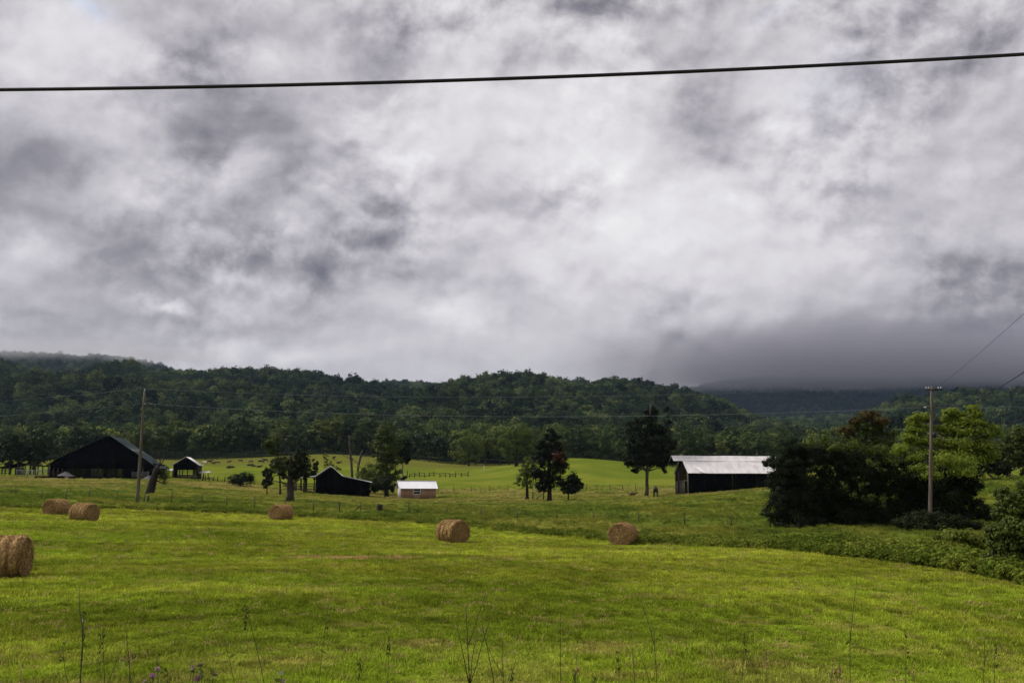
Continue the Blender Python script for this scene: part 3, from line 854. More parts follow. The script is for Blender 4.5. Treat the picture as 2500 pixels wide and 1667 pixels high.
def wood(name, y0, y1, space, sc0, sc1, seed, label, umax=.62, keep=None):
    rng = np.random.default_rng(seed)
    area = umax * (y1 * y1 - y0 * y0); n = int(area / (space * space))
    Y = np.sqrt(rng.uniform(y0 * y0, y1 * y1, n)); X = rng.uniform(-umax, umax, n) * Y
    # jittered rows keep an even canopy
    cell = set(); ok = np.zeros(n, bool)
    gx = np.floor(X / (space * .8)).astype(int); gy = np.floor(Y / (space * .8)).astype(int)
    for i in range(n):
        c = (gx[i], gy[i])
        if c not in cell: cell.add(c); ok[i] = True
    if keep is not None: ok &= keep(X, Y)
    X = X[ok]; Y = Y[ok]; n = len(X)
    s = rng.uniform(sc0, sc1, n) * (.85 + .4 * fbm(X / 60, Y / 60, 77, 2)); s = np.where(rng.random(n) < .05, s * 1.22, s)
    scl = np.stack([s * rng.uniform(.9, 1.2, n), s * rng.uniform(.9, 1.2, n), s * rng.uniform(.85, 1.15, n)], 1)
    rot = np.stack([rng.normal(0, .04, n), rng.normal(0, .04, n), rng.uniform(0, 6.28, n)], 1)
    pts = np.stack([X, Y, G(X, Y) - .8], 1)
    kd = rng.integers(0, len(crowns), n)
    # species run in stands: dark blue-green, mid green, light yellow-green
    st = .55 * fbm(X / 55, Y / 70, 79, 3) + .45 * rng.random(n)
    c = lerp((.016, .028, .018), (.042, .066, .030), sstep(.25, .52, st)); hi = sstep(.55, .75, st)
    c = c * (1 - hi[:, None]) + np.array((.105, .135, .048)) * hi[:, None]
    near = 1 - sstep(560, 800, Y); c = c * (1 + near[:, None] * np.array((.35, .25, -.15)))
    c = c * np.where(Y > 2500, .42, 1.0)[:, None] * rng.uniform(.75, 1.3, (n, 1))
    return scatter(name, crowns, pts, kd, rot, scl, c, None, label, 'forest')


def behind_edge(X, Y):
    u = X / Y; px = 1250 + u * FX
    yb = np.interp(px, [e[0] for e in EDGE], [e[1] for e in EDGE])
    return Y > yb + 7


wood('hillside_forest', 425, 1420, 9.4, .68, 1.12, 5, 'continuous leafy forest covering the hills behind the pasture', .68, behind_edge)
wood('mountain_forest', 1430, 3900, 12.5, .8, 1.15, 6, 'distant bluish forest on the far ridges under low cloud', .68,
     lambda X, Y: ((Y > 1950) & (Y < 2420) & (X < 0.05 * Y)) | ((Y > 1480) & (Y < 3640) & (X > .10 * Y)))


# ------------------------------------------------------------------ grass and weeds
def tuft_proto(name, nb, h, spread, w, seed, bend=.45):
    rng = np.random.default_rng(seed); V = []; Q = []; T = []
    for i in range(nb):
        a = rng.uniform(0, 6.28); r = spread * math.sqrt(rng.random()); b0 = np.array((math.cos(a) * r, math.sin(a) * r, -.02))
        ln = h * rng.uniform(.5, 1.15); da = rng.uniform(0, 6.28); be = bend * rng.uniform(.2, 1.3)
        d = np.array((math.cos(da), math.sin(da), 0)); sd = np.array((-d[1], d[0], 0)) * w * rng.uniform(.7, 1.3)
        m_ = b0 + np.array((0, 0, ln * .6)) + d * ln * be * .35; t_ = b0 + np.array((0, 0, ln * (1 - .35 * be))) + d * ln * be
        k = len(V); V += [b0 - sd, b0 + sd, m_ + sd * .75, m_ - sd * .75, t_]
        Q.append((k, k + 1, k + 2, k + 3)); T.append((k + 3, k + 2, k + 4))
    return np_mesh(name, V, [np.array(Q), np.array(T)])


def weed_proto(name, nl, h, rad, lf, seed):
    rng = np.random.default_rng(seed)
    lob = [(rng.normal() * rad * .35, rng.normal() * rad * .35, h * rng.uniform(.3, .72), rad * .55, rad * .55, h * .35) for _ in range(4)]
    V, Q = leaf_quads(crown_points(lob, nl, rng, .5, 14), lf, rng, .5, .5)
    return np_mesh(name, V, Q)


def pattern(name, me, mat):
    """plant shape used only by the scatter (not placed in the scene itself)"""
    me.materials.append(M[mat]); return bpy.data.objects.new(name, me)


tp = [pattern('grass_tuft', tuft_proto('grass_tuft', 34, .15, .19, .0085, 80 + i, 1.0), 'tuft') for i in range(3)]
tl = [pattern('long_grass_tuft', tuft_proto('long_grass_tuft', 30, .42, .22, .010, 90 + i, .5), 'tuft') for i in range(3)]
wd = [pattern('weed_clump', weed_proto('weed_clump', 150, .75, .42, .075, 95 + i), 'weeds') for i in range(3)]


def turf():
    rng = np.random.default_rng(31)
    PX = []; PY = []; SC = []
    for (y0, y1, dens, s0, s1) in ((7.5, 15, 95, .5, .85), (15, 24, 62, .55, .95), (24, 42, 32, .7, 1.15), (42, 62, 17, .9, 1.4), (62, 92, 10, 1.1, 1.6)):
        um = .68; n = int(um * (y1 * y1 - y0 * y0) * dens)
        Y = np.sqrt(rng.uniform(y0 * y0, y1 * y1, n)); X = rng.uniform(-um, um, n) * (Y + 1.5)
        k = isfield(X, Y); PX.append(X[k]); PY.append(Y[k]); SC.append(rng.uniform(s0, s1, k.sum()))
    X = np.concatenate(PX); Y = np.concatenate(PY); s = np.concatenate(SC)
    hgt = .62 + .55 * sstep(.32, .72, fbm(X / 1.4, Y / 1.1, 43, 3))
    n = len(X)
    scl = np.stack([s, s, s * hgt], 1); rot = np.stack([rng.normal(0, .12, n), rng.normal(0, .12, n), rng.uniform(0, 6.28, n)], 1)
    c = grass_colour(X, Y) * rng.uniform(.62, 1.5, (n, 1))
    dry = rng.random(n) < .045; c[dry] = np.array((.27, .20, .085)) * rng.uniform(.7, 1.1, (dry.sum(), 1))
    scatter('hay_field_grass', tp, np.stack([X, Y, G(X, Y) - .01], 1), rng.integers(0, 3, n), rot, scl, c, None, 'short regrown grass of the mown hay field', 'grass')


def rough_grass():
    rng = np.random.default_rng(33)
    PX = []; PY = []; SC = []
    for (y0, y1, dens, s0, s1) in ((30, 110, 5.5, .55, 1.2), (110, 170, 2.0, .8, 1.5), (170, 240, .9, 1.0, 1.8)):
        um = .68; n = int(um * (y1 * y1 - y0 * y0) * dens)
        Y = np.sqrt(rng.uniform(y0 * y0, y1 * y1, n)); X = rng.uniform(-um, um, n) * Y
        k = ~isfield(X, Y + .6)
        k &= rng.random(n) < .25 + 1.1 * sstep(.40, .62, fbm(X / 3.0, Y / 3.0, 47, 3))
        PX.append(X[k]); PY.append(Y[k]); SC.append(rng.uniform(s0, s1, k.sum()))
    X = np.concatenate(PX); Y = np.concatenate(PY); s = np.concatenate(SC); n = len(X)
    hh = (.45 + .6 * fbm(X / 4, Y / 4, 49, 3)) * (1 - .5 * sstep(100, 130, Y))
    scl = np.stack([s, s, s * hh], 1); rot = np.stack([rng.normal(0, .12, n), rng.normal(0, .12, n), rng.uniform(0, 6.28, n)], 1)
    c = grass_colour(X, Y) * rng.uniform(.75, 1.2, (n, 1))
    scatter('pasture_grass', tl, np.stack([X, Y, G(X, Y) - .02], 1), rng.integers(0, 3, n), rot, scl, c, None, 'rough long grass of the pasture behind the hay field', 'grass')
    # roadside bank under the camera
    n = 6500; X = rng.uniform(-5, 5, n); Y = rng.uniform(1.5, 7.5, n)
    s = rng.uniform(.6, 1.2, n) + .55 * (rng.random(n) < .14); scl = np.stack([s, s, s * rng.uniform(.5, 1.0, n)], 1)
    rot = np.stack([rng.normal(0, .15, n), rng.normal(0, .15, n), rng.uniform(0, 6.28, n)], 1)
    c = lerp((.10, .13, .02), (.19, .17, .05), rng.random(n))
    scatter('bank_grass', tl, np.stack([X, Y, G(X, Y) - .02], 1), rng.integers(0, 3, n), rot, scl, c, None, 'tall roadside grass on the bank at the bottom of the view', 'grass')


def weeds():
    rng = np.random.default_rng(35)
    n = 8600; px = rng.uniform(-250, 2780, n); u = (px - 1250) / FX
    e = edge_Y(u); wdt = np.interp(px, [0, 600, 1000, 1500, 1900, 2300, 2500], [2.2, 3.0, 4.0, 5.0, 8.5, 9.5, 8])
    t = rng.random(n) ** 1.3; Y = e + .2 + t * wdt
    X = u * Y
    keep = fbm(X / 2.2, Y / 2.2, 51, 3) + .25 * (px > 1700) > .44; X = X[keep]; Y = Y[keep]; px = px[keep]; n = len(X)
    s = rng.uniform(.35, 1.0, n) * (.7 + .7 * fbm(X / 3, Y / 3, 54, 3)) * np.interp(px, [0, 900, 1700, 2100, 2500], [.62, .7, .8, 1.0, 1.1])
    scl = np.stack([s * 1.1, s * 1.1, s * rng.uniform(.6, 1.0, n)], 1); rot = np.stack([0 * s, 0 * s, rng.uniform(0, 6.28, n)], 1)
    wc = lerp((.075, .115, .014), (.20, .225, .035), np.clip(.65 * sstep(.3, .7, fbm(X / 1.6, Y / 1.6, 53, 3)) + .35 * rng.random(n), 0, 1))
    scatter('field_edge_weeds', wd, np.stack([X, Y, G(X, Y) - .05], 1), rng.integers(0, 3, n), rot, scl, wc, None, 'band of leafy weeds along the uncut edge of the hay field', 'weeds')


turf(); rough_grass(); weeds()

# ------------------------------------------------------------------ buildings
def boards(mb, x0, x1, y, z0, z1f, rng, w=.22, t=.03, dirx=True, gap=.012):
    """upright boards from x0 to x1 on plane y; z1f(x) gives the top edge"""
    x = x0
    while x < x1 - .02:
        e = min(x + w * rng.uniform(.85, 1.15), x1); a = x + gap; b = e - gap
        o = rng.uniform(-.012, .012)
        ya, yb = y - t / 2 + o, y + t / 2 + o
        if dirx:
            mb.hexa([(a, ya, z0), (b, ya, z0), (b, yb, z0), (a, yb, z0), (a, ya, z1f(a)), (b, ya, z1f(b)), (b, yb, z1f(b)), (a, yb, z1f(a))])
        else:
            mb.hexa([(ya, a, z0), (yb, a, z0), (yb, b, z0), (ya, b, z0), (ya, a, z1f(a)), (yb, a, z1f(a)), (yb, b, z1f(b)), (ya, b, z1f(b))])
        x = e


def roof_sheet(x0, x1, p0, p1, t=.05, rib=.35, rh=.035, wave=0.0, rng=None):
    """ribbed metal sheet: ridge line at (y,z)=p0, eave at p1, running x0..x1"""
    mb = MB(); n = max(2, int((x1 - x0) / rib)); xs = np.linspace(x0, x1, n * 3 + 1)
    y0, z0 = p0; y1, z1 = p1; m = 6; V = []
    nn = np.array((-(z1 - z0), (y1 - y0))); nn = nn / np.linalg.norm(nn); nn = nn if nn[1] > 0 else -nn
    for k, s in enumerate(np.linspace(0, 1, m)):
        for i, x in enumerate(xs):
            h = rh if i % 3 == 0 else 0.0
            if wave: h += wave * (fbm(np.array([x * .35]), np.array([s * 2.0]), 61, 3)[0] - .5)
            V.append((x, y0 + (y1 - y0) * s + nn[0] * h, z0 + (z1 - z0) * s + nn[1] * h))
    c = len(xs); top = np.array(V); bot = top - np.array((0, nn[0], nn[1])) * t
    Q = [(k * c + i, k * c + i + 1, (k + 1) * c + i + 1, (k + 1) * c + i) for k in range(m - 1) for i in range(c - 1)]
    mb.add(top, Q); mb.add(bot, [q[::-1] for q in Q])
    e = []
    for i in range(c - 1): e.append(((m - 1) * c + i, (m - 1) * c + i + 1, (m - 1) * c + i + 1 + m * c, (m - 1) * c + i + m * c)); e.append((i + 1, i, i + m * c, i + 1 + m * c))
    for k in range(m - 1): e.append((k * c, (k + 1) * c, (k + 1) * c + m * c, k * c + m * c)); e.append(((k + 1) * c + c - 1, k * c + c - 1, k * c + c - 1 + m * c, (k + 1) * c + c - 1 + m * c))
    mb.add(np.concatenate([top, bot]), e)
    return mb


def long_barn():
    rng = np.random.default_rng(3)
    Y = 175.0; X = (1681 - 1250) / FX * Y; zb = P(1681, 1203, Y)[2]; L, D = 17.5, 6.6; eh = P(1681, 1150, Y)[2] - zb; rh = eh + 2.75
    r = thing('long_barn', 'long black barn with pale tin roof and hay hood beside the dark thicket', 'barn', (X, Y, zb), math.radians(10))
    mb = MB(); boards(mb, 0, L, 0, -1.2, lambda x: eh, rng, .28); put('front_wall', mb.mesh('front_wall'), M['black_wood'], r)
    mb = MB(); boards(mb, 0, L, D, -1.2, lambda x: eh, rng, .28); put('back_wall', mb.mesh('back_wall'), M['black_wood'], r)
    tz = lambda y: eh + (rh - eh) * (1 - abs(y - D / 2) / (D / 2)) - .12
    mb = MB()
    boards(mb, 0.05, 1.05, 0.0, 2.15, tz, rng, .22, dirx=False); boards(mb, 2.3, D - .05, 0.0, 2.15, tz, rng, .22, dirx=False)
    boards(mb, 1.05, 2.3, 0.0, eh + .5, tz, rng, .22, dirx=False)
    g = put('gable_wall', mb.mesh('gable_wall'), M['dark_grey_wood'], r)
    mb = MB(); boards(mb, 1.75, 4.2, -.05, -.4, lambda y: 2.05, rng, .2, dirx=False); d = put('door', mb.mesh('door'), M['grey_wood'], r)
    mb = MB(); mb.box(-.14, -.08, .2, 4.4, 2.06, 2.2); put('door_rail', mb.mesh('door_rail'), M['grey_wood'], d)
    mb = MB(); boards(mb, 5.3, D, -.04, -.4, lambda y: 2.1, rng, .2, dirx=False); put('door', mb.mesh('door'), M['grey_wood'], r)
    for y, x in ((.06, -.02), (4.75, -.02), (D - .06, -.02)):
        mb = MB(); mb.box(x - .09, x + .09, y - .08, y + .08, -.6, eh - .1); put('post', mb.mesh('post'), M['grey_wood'], r)
    mb = MB(); boards(mb, 0.05, D - .05, L, -1.2, tz, rng, .28, dirx=False); put('end_wall', mb.mesh('end_wall'), M['black_wood'], r)
    mb = MB(); mb.box(.3, L - .2, .3, D - .3, -.3, -.1); put('floor', mb.mesh('floor'), M['interior'], r)
    sl = (rh - eh) / (D / 2); ov = .45
    # roof in two laps on the near side; the upper lap runs out over the gable as a hay hood
    midy, midz = D / 2 - D / 2 * .36, rh - (rh - eh) * .36
    up = roof_sheet(-1.9, L + .35, (D / 2, rh + .05), (midy, midz + .08), .05, .35, .03, .10); ro = put('roof', up.mesh('roof'), M['tin'], r)
    lo = roof_sheet(-.22, L + .35, (midy + .12, midz + .12), (-ov, eh - ov * sl + .02), .05, .35, .03, .16)
    put('roof', lo.mesh('roof'), M['tin'], r)
    # a sheet torn up at the eave
    tr = MB(); yy, zz = -ov, eh - ov * sl
    tr.add([(1.5, yy + 1.3, zz + 1.3 * sl + .08), (2.5, yy + 1.3, zz + 1.3 * sl + .08), (2.95, yy - .12, zz + .02), (1.9, yy - .05, zz + .42)], [(0, 1, 2, 3)]); put('torn_sheet', tr.mesh('torn_sheet'), M['tin_white'], ro)
    bk = roof_sheet(-1.9, L + .35, (D / 2, rh + .05), (D - midy, midz + .08), .05, .35, .03, .1); put('roof', bk.mesh('roof'), M['tin'], r)
    bk = roof_sheet(-.22, L + .35, (D - midy - .12, midz + .12), (D + ov, eh - ov * sl), .05, .35, .03, .1); put('roof', bk.mesh('roof'), M['tin'], r)
    # hood: dark boarding under the overhanging ridge
    hd = MB()
    hw = D / 2 * .36 - .03
    hd.add([(-1.85, D / 2, rh - .06), (-1.85, D / 2 - hw, rh - hw * sl - .06), (-1.85, D / 2 + hw, rh - hw * sl - .06), (-.02, D / 2, rh - .06), (-.02, D / 2 - hw, rh - hw * sl - .06), (-.02, D / 2 + hw, rh - hw * sl - .06)],
           [(1, 4, 5, 2), (0, 3, 4, 1), (0, 2, 5, 3)], [(0, 1, 2)])
    put('hay_hood', hd.mesh('hay_hood'), M['black_wood'], r)
    return r


def wooden_shed():
    rng = np.random.default_rng(4)
    Y = 200.0; X = (979 - 1250) / FX * Y; zb = P(979, 1214.5, Y)[2]; L, D = 7.0, 3.4
    eh = P(979, 1188.5, Y)[2] - zb; rh = eh + 1.2
    r = thing('wooden_shed', 'small reddish board shed with bright white metal roof in the pasture', 'shed', (X, Y, zb), math.radians(17))
    wx0, wx1, wz0, wz1 = 2.62, 3.85, .72, 1.80
    mb = MB(); boards(mb, 0, wx0, 0, -.5, lambda x: eh, rng, .2); boards(mb, wx1, L, 0, -.5, lambda x: eh, rng, .2)
    boards(mb, wx0, wx1, 0, -.5, lambda x: wz0, rng, .2); boards(mb, wx0, wx1, 0, wz1, lambda x: eh, rng, .2)
    put('front_wall', mb.mesh('front_wall'), M['cedar_wood'], r)
    tz = lambda y: eh + (rh - eh) * (1 - abs(y - D / 2) / (D / 2)) - .06
    mb = MB(); boards(mb, 0.03, D, 0, -.5, tz, rng, .22, dirx=False); put('end_wall', mb.mesh('end_wall'), M['pale_wood'], r)  # whitish boards; stronger light from the left is put into their colour
    mb = MB(); boards(mb, 0.03, D, L, -.5, tz, rng, .22, dirx=False); put('end_wall', mb.mesh('end_wall'), M['cedar_wood'], r)
    mb = MB(); boards(mb, 0, L, D, -.5, lambda x: eh, rng, .2); put('back_wall', mb.mesh('back_wall'), M['cedar_wood'], r)
    for x in (-.03, L + .03):
        mb = MB(); mb.box(x - .06, x + .06, -.08, .04, -.5, eh - .03); put('corner_board', mb.mesh('corner_board'), M['pale_wood'] if x < 1 else M['cedar_wood'], r)  # left corner board paler too, the left light painted in
    mb = MB(); f = .11; mb.box(wx0 - f, wx0, -.09, .03, wz0 - f, wz1 + f); mb.box(wx1, wx1 + f, -.09, .03, wz0 - f, wz1 + f)
    mb.box(wx0, wx1, -.088, .03, wz0 - f, wz0); mb.box(wx0, wx1, -.088, .03, wz1, wz1 + f); mb.box(wx0, wx1, -.07, .02, (wz0 + wz1) / 2 - .05, (wz0 + wz1) / 2 + .05)
    w = put('window', mb.mesh('window'), M['trim'], r)
    for a, b in ((wz0, (wz0 + wz1) / 2 - .05), ((wz0 + wz1) / 2 + .05, wz1)):
        mb = MB(); mb.box(wx0, wx1, -.012, .0, a, b); put('pane', mb.mesh('pane'), M['dark_glass'], w)
    sl = (rh - eh) / (D / 2)
    for p1 in ((-.42, eh - .42 * sl), (D + .42, eh - .42 * sl)):
        m_ = roof_sheet(-.45, L + .45, (D / 2, rh + .03), p1, .06, .3, .022); put('roof', m_.mesh('roof'), M['tin_white'], r)
    mb = MB(); mb.box(-.46, L + .46, D / 2 - .15, D / 2 + .15, rh + .03, rh + .08); put('ridge_cap', mb.mesh('ridge_cap'), M['tin_white'], r)
    return r


def flared_barn():
    rng = np.random.default_rng(5)
    Y = 190.0; k = Y / FX; xc = (806 - 1250) * k; zb = P(806, 1201, Y)[2]
    r = thing('flared_roof_barn', 'black gabled barn with low flared lean-to roofs edged in tin whitened for sky reflection', 'barn', (xc, Y, zb), math.radians(9.0))
    zz = lambda py: P(806, py, Y)[2] - zb
    xx = lambda px: (px - 806) * k
    pk = (0, zz(1137)); la = (xx(771), zz(1162)); lb = (xx(714), zz(1169)); ra = (xx(836), zz(1162)); rb = (xx(907), zz(1177)); D = 13.0
    top = lambda x: np.interp(x, [lb[0], la[0], 0, ra[0], rb[0]], [lb[1], la[1], pk[1], ra[1], rb[1]]) - .08
    mb = MB(); boards(mb, la[0], rb[0] - .4, 0, -.8, top, rng, .26); put('front_wall', mb.mesh('front_wall'), M['black_wood'], r)
    mb = MB(); boards(mb, la[0], rb[0] - .4, D, -.8, top, rng, .26); put('back_wall', mb.mesh('back_wall'), M['black_wood'], r)
    mb = MB(); boards(mb, 0.05, D, rb[0] - .4, -.8, lambda y: float(top(rb[0] - .4)), rng, .3, dirx=False); put('side_wall', mb.mesh('side_wall'), M['black_wood'], r)
    mb = MB(); boards(mb, 0.05, D, la[0], -.8, lambda y: float(top(la[0])), rng, .3, dirx=False); put('side_wall', mb.mesh('side_wall'), M['black_wood'], r)
    for a, b in ((pk, la), (la, lb), (pk, ra), (ra, rb)):
        mb = MB(); a = np.array(a); b = np.array(b); d = (b - a) / np.linalg.norm(b - a); b2 = b + d * .02
        n_ = np.array((-d[1], d[0])); n_ = n_ if n_[1] > 0 else -n_; t = .10
        poly = [a, b2, b2 + n_ * t, a + n_ * t]
        mb.prism([tuple(p) for p in poly], -.55, D + .4); put('roof', mb.mesh('roof'), M['tin_white'], r)  # white roofing colour stands in for sky reflected along the edges
    for x in (lb[0] + .15, lb[0] + 2.2):
        for y in (.1, 4.4, 8.7, D - .1):
            mb = MB(); mb.box(x - .09, x + .09, y - .09, y + .09, -.8, float(top(x)) - .02); put('post', mb.mesh('post'), M['dark_grey_wood'], r)
    mb = MB()
    for z in (.5, 1.0, 1.5): mb.box(lb[0] + .15, la[0], .06, .10, z, z + .14)
    put('rail', mb.mesh('rail'), M['dark_grey_wood'], r)
    return r


def big_barn():
    rng = np.random.default_rng(6)
    Y = 220.0; k = Y / FX; xc = (260 - 1250) * k; zb = P(260, 1166, Y)[2]; D = 15.0
    r = thing('big_barn', 'big black gabled barn with dull green metal roof and open bays', 'barn', (xc, Y, zb), math.radians(10))
    zz = lambda py: P(260, py, Y)[2] - zb
    xx = lambda px: (px - 260) * k
    prof = [(xx(120), zz(1138)), (xx(141), zz(1124)), (xx(205), zz(1091)), (0, zz(1064)), (xx(316), zz(1101)), (xx(377), zz(1142))]
    top = lambda x: np.interp(x, [p[0] for p in prof], [p[1] for p in prof]) - .1
    W0, W1 = xx(127), xx(370)
    lowz = zz(1144)
    mb = MB(); boards(mb, W0, W1, 0, lowz, lambda x: max(float(top(x)), lowz + .02), rng, .3); put('gable_wall', mb.mesh('gable_wall'), M['black_wood'], r)
    mb = MB(); boards(mb, W0, W1, D, lowz + .3, lambda x: max(float(top(x)), lowz + .4), rng, .3); put('gable_wall', mb.mesh('gable_wall'), M['black_wood'], r)
    for a, b in ((166, 224), (252, 281), (297, 341), (345, 364)):
        mb = MB(); boards(mb, xx(a), xx(b), .02, -.5, lambda x: lowz + .03, rng, .26, gap=.006); put('bay_wall', mb.mesh('bay_wall'), M['black_wood'], r)
    mb = MB(); boards(mb, xx(127), xx(166), .02, -.5, lambda x: zz(1150) , rng, .26); put('bay_wall', mb.mesh('bay_wall'), M['interior'], r)
    for a in (127, 136, 146, 156, 224, 233, 244, 289, 343, 370):
        mb = MB(); mb.box(xx(a) - .13, xx(a) + .13, -.13, .13, -.6, lowz + .1); put('post', mb.mesh('post'), M['dark_grey_wood'], r)
    for a in (200, 270, 310, 350):
        mb = MB(); boards(mb, xx(a) - 2.4, xx(a) + 2.2, D, -.5, lambda x: lowz + .3, rng, .3); put('bay_wall', mb.mesh('bay_wall'), M['black_wood'], r)
    for x in (W0, W1):
        mb = MB(); boards(mb, .1, D, x, -.5, lambda y: float(top(x)), rng, .3, dirx=False); put('side_wall', mb.mesh('side_wall'), M['black_wood'], r)
    mb = MB(); mb.box(W0 + .2, W1 - .2, .4, D - .4, lowz + 1.0, lowz + 1.2); put('loft', mb.mesh('loft'), M['interior'], r)
    mb = MB()
    for z in (.45, .85, 1.25): mb.box(xx(224), xx(252), -.02, .03, z, z + .1)
    put('rail', mb.mesh('rail'), M['dark_grey_wood'], r)
    for a, b in zip(prof[:-1], prof[1:]):
        mb = MB(); a = np.array(a); b = np.array(b); d = (b - a) / np.linalg.norm(b - a)
        n_ = np.array((-d[1], d[0])); n_ = n_ if n_[1] > 0 else -n_; t = .12
        mb.prism([tuple(a), tuple(b), tuple(b + n_ * t), tuple(a + n_ * t)], -.7, D + .5)
        # standing seams
        ln = np.linalg.norm(b - a); n2 = int((D + 1) / .6)
        for i in range(n2):
            y = -.6 + i * .6; q = [a + n_ * t, b + n_ * t, b + n_ * (t + .035), a + n_ * (t + .035)]
            mb.prism([tuple(p) for p in q], y, y + .05)
        put('roof', mb.mesh('roof'), M['tin_green'], r)
        mb = MB(); mb.prism([tuple(a - n_ * .06), tuple(b - n_ * .06), tuple(b + n_ * (t + .02)), tuple(a + n_ * (t + .02))], -.78, -.71); put('fascia', mb.mesh('fascia'), M['black_wood'], r)
    return r


def open_shed():
    rng = np.random.default_rng(8)
    Y = 232.0; k = Y / FX; xc = (451 - 1250) * k; zb = P(451, 1167, Y)[2]; D = 6.0
    r = thing('open_shed', 'small dark gabled open shed with shiny roof edge by the corral', 'shed', (xc, Y, zb), math.radians(9))
    zz = lambda py: P(451, py, Y)[2] - zb
    xx = lambda px: (px - 451) * k
    L0, L1 = xx(422), xx(480); prof = [(L0 - .1, zz(1134)), (0, zz(1115)), (L1 + .1, zz(1134))]
    top = lambda x: np.interp(x, [p[0] for p in prof], [p[1] for p in prof]) - .06
    lz = zz(1146)
    mb = MB(); boards(mb, L0, L1, 0, lz, lambda x: float(top(x)), rng, .24); put('gable_wall', mb.mesh('gable_wall'), M['black_wood'], r)
    mb = MB(); boards(mb, L0, xx(433), .02, -.4, lambda x: lz + .02, rng, .24); put('front_wall', mb.mesh('front_wall'), M['black_wood'], r)
    mb = MB(); boards(mb, xx(468), L1, .02, -.4, lambda x: lz + .02, rng, .24); put('front_wall', mb.mesh('front_wall'), M['black_wood'], r)
    mb = MB(); boards(mb, xx(433), xx(468), .02, -.4, lambda x: zz(1158), rng, .24); put('front_wall', mb.mesh('front_wall'), M['dark_grey_wood'], r)
    mb = MB(); boards(mb, L0, L1, D, lz, lambda x: float(top(x)), rng, .24); put('back_wall', mb.mesh('back_wall'), M['black_wood'], r)
    for x in (L0, L1):
        mb = MB(); boards(mb, .05, D, x, -.4, lambda y: float(top(x)), rng, .24, dirx=False); put('side_wall', mb.mesh('side_wall'), M['dark_grey_wood'], r)
    for a in (437, 444, 456):
        mb = MB(); mb.box(xx(a) - .1, xx(a) + .1, .05, .2, -.4, lz); put('post', mb.mesh('post'), M['interior'], r)
    for z in (1149, 1153):
        mb = MB(); mb.box(L0, L1, D - .05, D + .02, zz(z) - .08, zz(z) + .08); put('rail', mb.mesh('rail'), M['pale_wood'], r)
    for a, b in ((prof[1], prof[0]), (prof[1], prof[2])):
        mb = MB(); a = np.array(a); b = np.array(b); d = (b - a) / np.linalg.norm(b - a); b = b + d * .35
        n_ = np.array((-d[1], d[0])); n_ = n_ if n_[1] > 0 else -n_; t = .07
        mb.prism([tuple(a), tuple(b), tuple(b + n_ * t), tuple(a + n_ * t)], -.4, D + .4); put('roof', mb.mesh('roof'), M['tin'], r)
    # low side roofs
    for a, b, z in ((403, 421, 1148), (481, 506, 1153)):
        mb = MB(); mb.hexa([(xx(a), .5, zz(z) - .12), (xx(b), .5, zz(z) - .1), (xx(b), 4, zz(z) + .3), (xx(a), 4, zz(z) + .3), (xx(a), .5, zz(z) - .06), (xx(b), .5, zz(z) - .04), (xx(b), 4, zz(z) + .36), (xx(a), 4, zz(z) + .36)])
        put('side_roof', mb.mesh('side_roof'), M['tin'], r)
        for p in (a + 2, (a + b) / 2, b - 2):
            mb = MB(); mb.box(xx(p) - .08, xx(p) + .08, .6, .76, -.5, zz(z) - .1); put('post', mb.mesh('post'), M['dark_grey_wood'], r)
    return r


def pole_shed():
    Y = 238.0; k = Y / FX; xc = (42 - 1250) * k; zb = P(42, 1160, Y)[2]
    r = thing('pole_shed', 'low open pole shed with dark roof at the left picture edge', 'shed', (xc, Y, zb))
    zz = lambda py: P(42, py, Y)[2] - zb
    xx = lambda px: (px - 42) * k
    prof = [(xx(-14), zz(1143)), (xx(44), zz(1131)), (xx(86), zz(1138))]
    for a, b in zip(prof[:-1], prof[1:]):
        mb = MB(); mb.prism([(a[0], a[1]), (b[0], b[1]), (b[0], b[1] + .12), (a[0], a[1] + .12)], -.3, 7); put('roof', mb.mesh('roof'), M['interior'], r)
    for px in (-10, 2, 10, 20, 40, 48, 58, 70, 84):
        for y in (0, 6.5):
            z = np.interp(xx(px), [p[0] for p in prof], [p[1] for p in prof])
            mb = MB(); mb.box(xx(px) - .11, xx(px) + .11, y - .11, y + .11, -.5, z); put('post', mb.mesh('post'), M['dark_grey_wood'], r)
    rng = np.random.default_rng(2)
    mb = MB(); boards(mb, xx(20), xx(40), 3, -.4, lambda x: zz(1141), rng, .25); put('partition', mb.mesh('partition'), M['interior'], r)
    for z in (.5, 1.05, 1.6):
        mb = MB(); mb.box(xx(-14), xx(20), -.03, .03, z, z + .12); put('rail', mb.mesh('rail'), M['dark_grey_wood'], r)
    return r


long_barn(); wooden_shed(); flared_barn(); big_barn(); open_shed(); pole_shed()


def gate(px0, px1, Y, py0, py1, label, nr=6):
    a = P(px0, py1, Y); b = P(px1, py1, Y); h = P(px0, py0, Y)[2] - a[2]
    r = thing('cattle_gate', label, 'gate', a, 0, 'steel gate panels by the big barn')
    d = np.array(b) - np.array(a)
    for i in range(nr):
        z = .25 + (h - .25) * i / (nr - 1); mb = MB(); mb.tube([(0, 0, z), (d[0], d[1], d[2] + z)], .05, 6); put('rail', mb.mesh('rail'), M['steel'], r)
    for t in (0.0, .5, 1.0):
        q = d * t; mb = MB(); mb.tube([(q[0], q[1], q[2] - .3), (q[0], q[1], q[2] + h + .1)], .06, 6); put('post', mb.mesh('post'), M['steel'], r)


gate(40, 66, 228, 1147, 1164, 'grey steel gate panel under the pole shed roof edge')
gate(67, 88, 226, 1147, 1165, 'grey steel gate panel in the middle between pole shed and big barn')
gate(90, 124, 222, 1146, 1166, 'grey steel gate panel next to the big barn wall')
gate(322, 362, 219, 1152, 1166, 'grey steel gate panel across the right bay of the big barn')


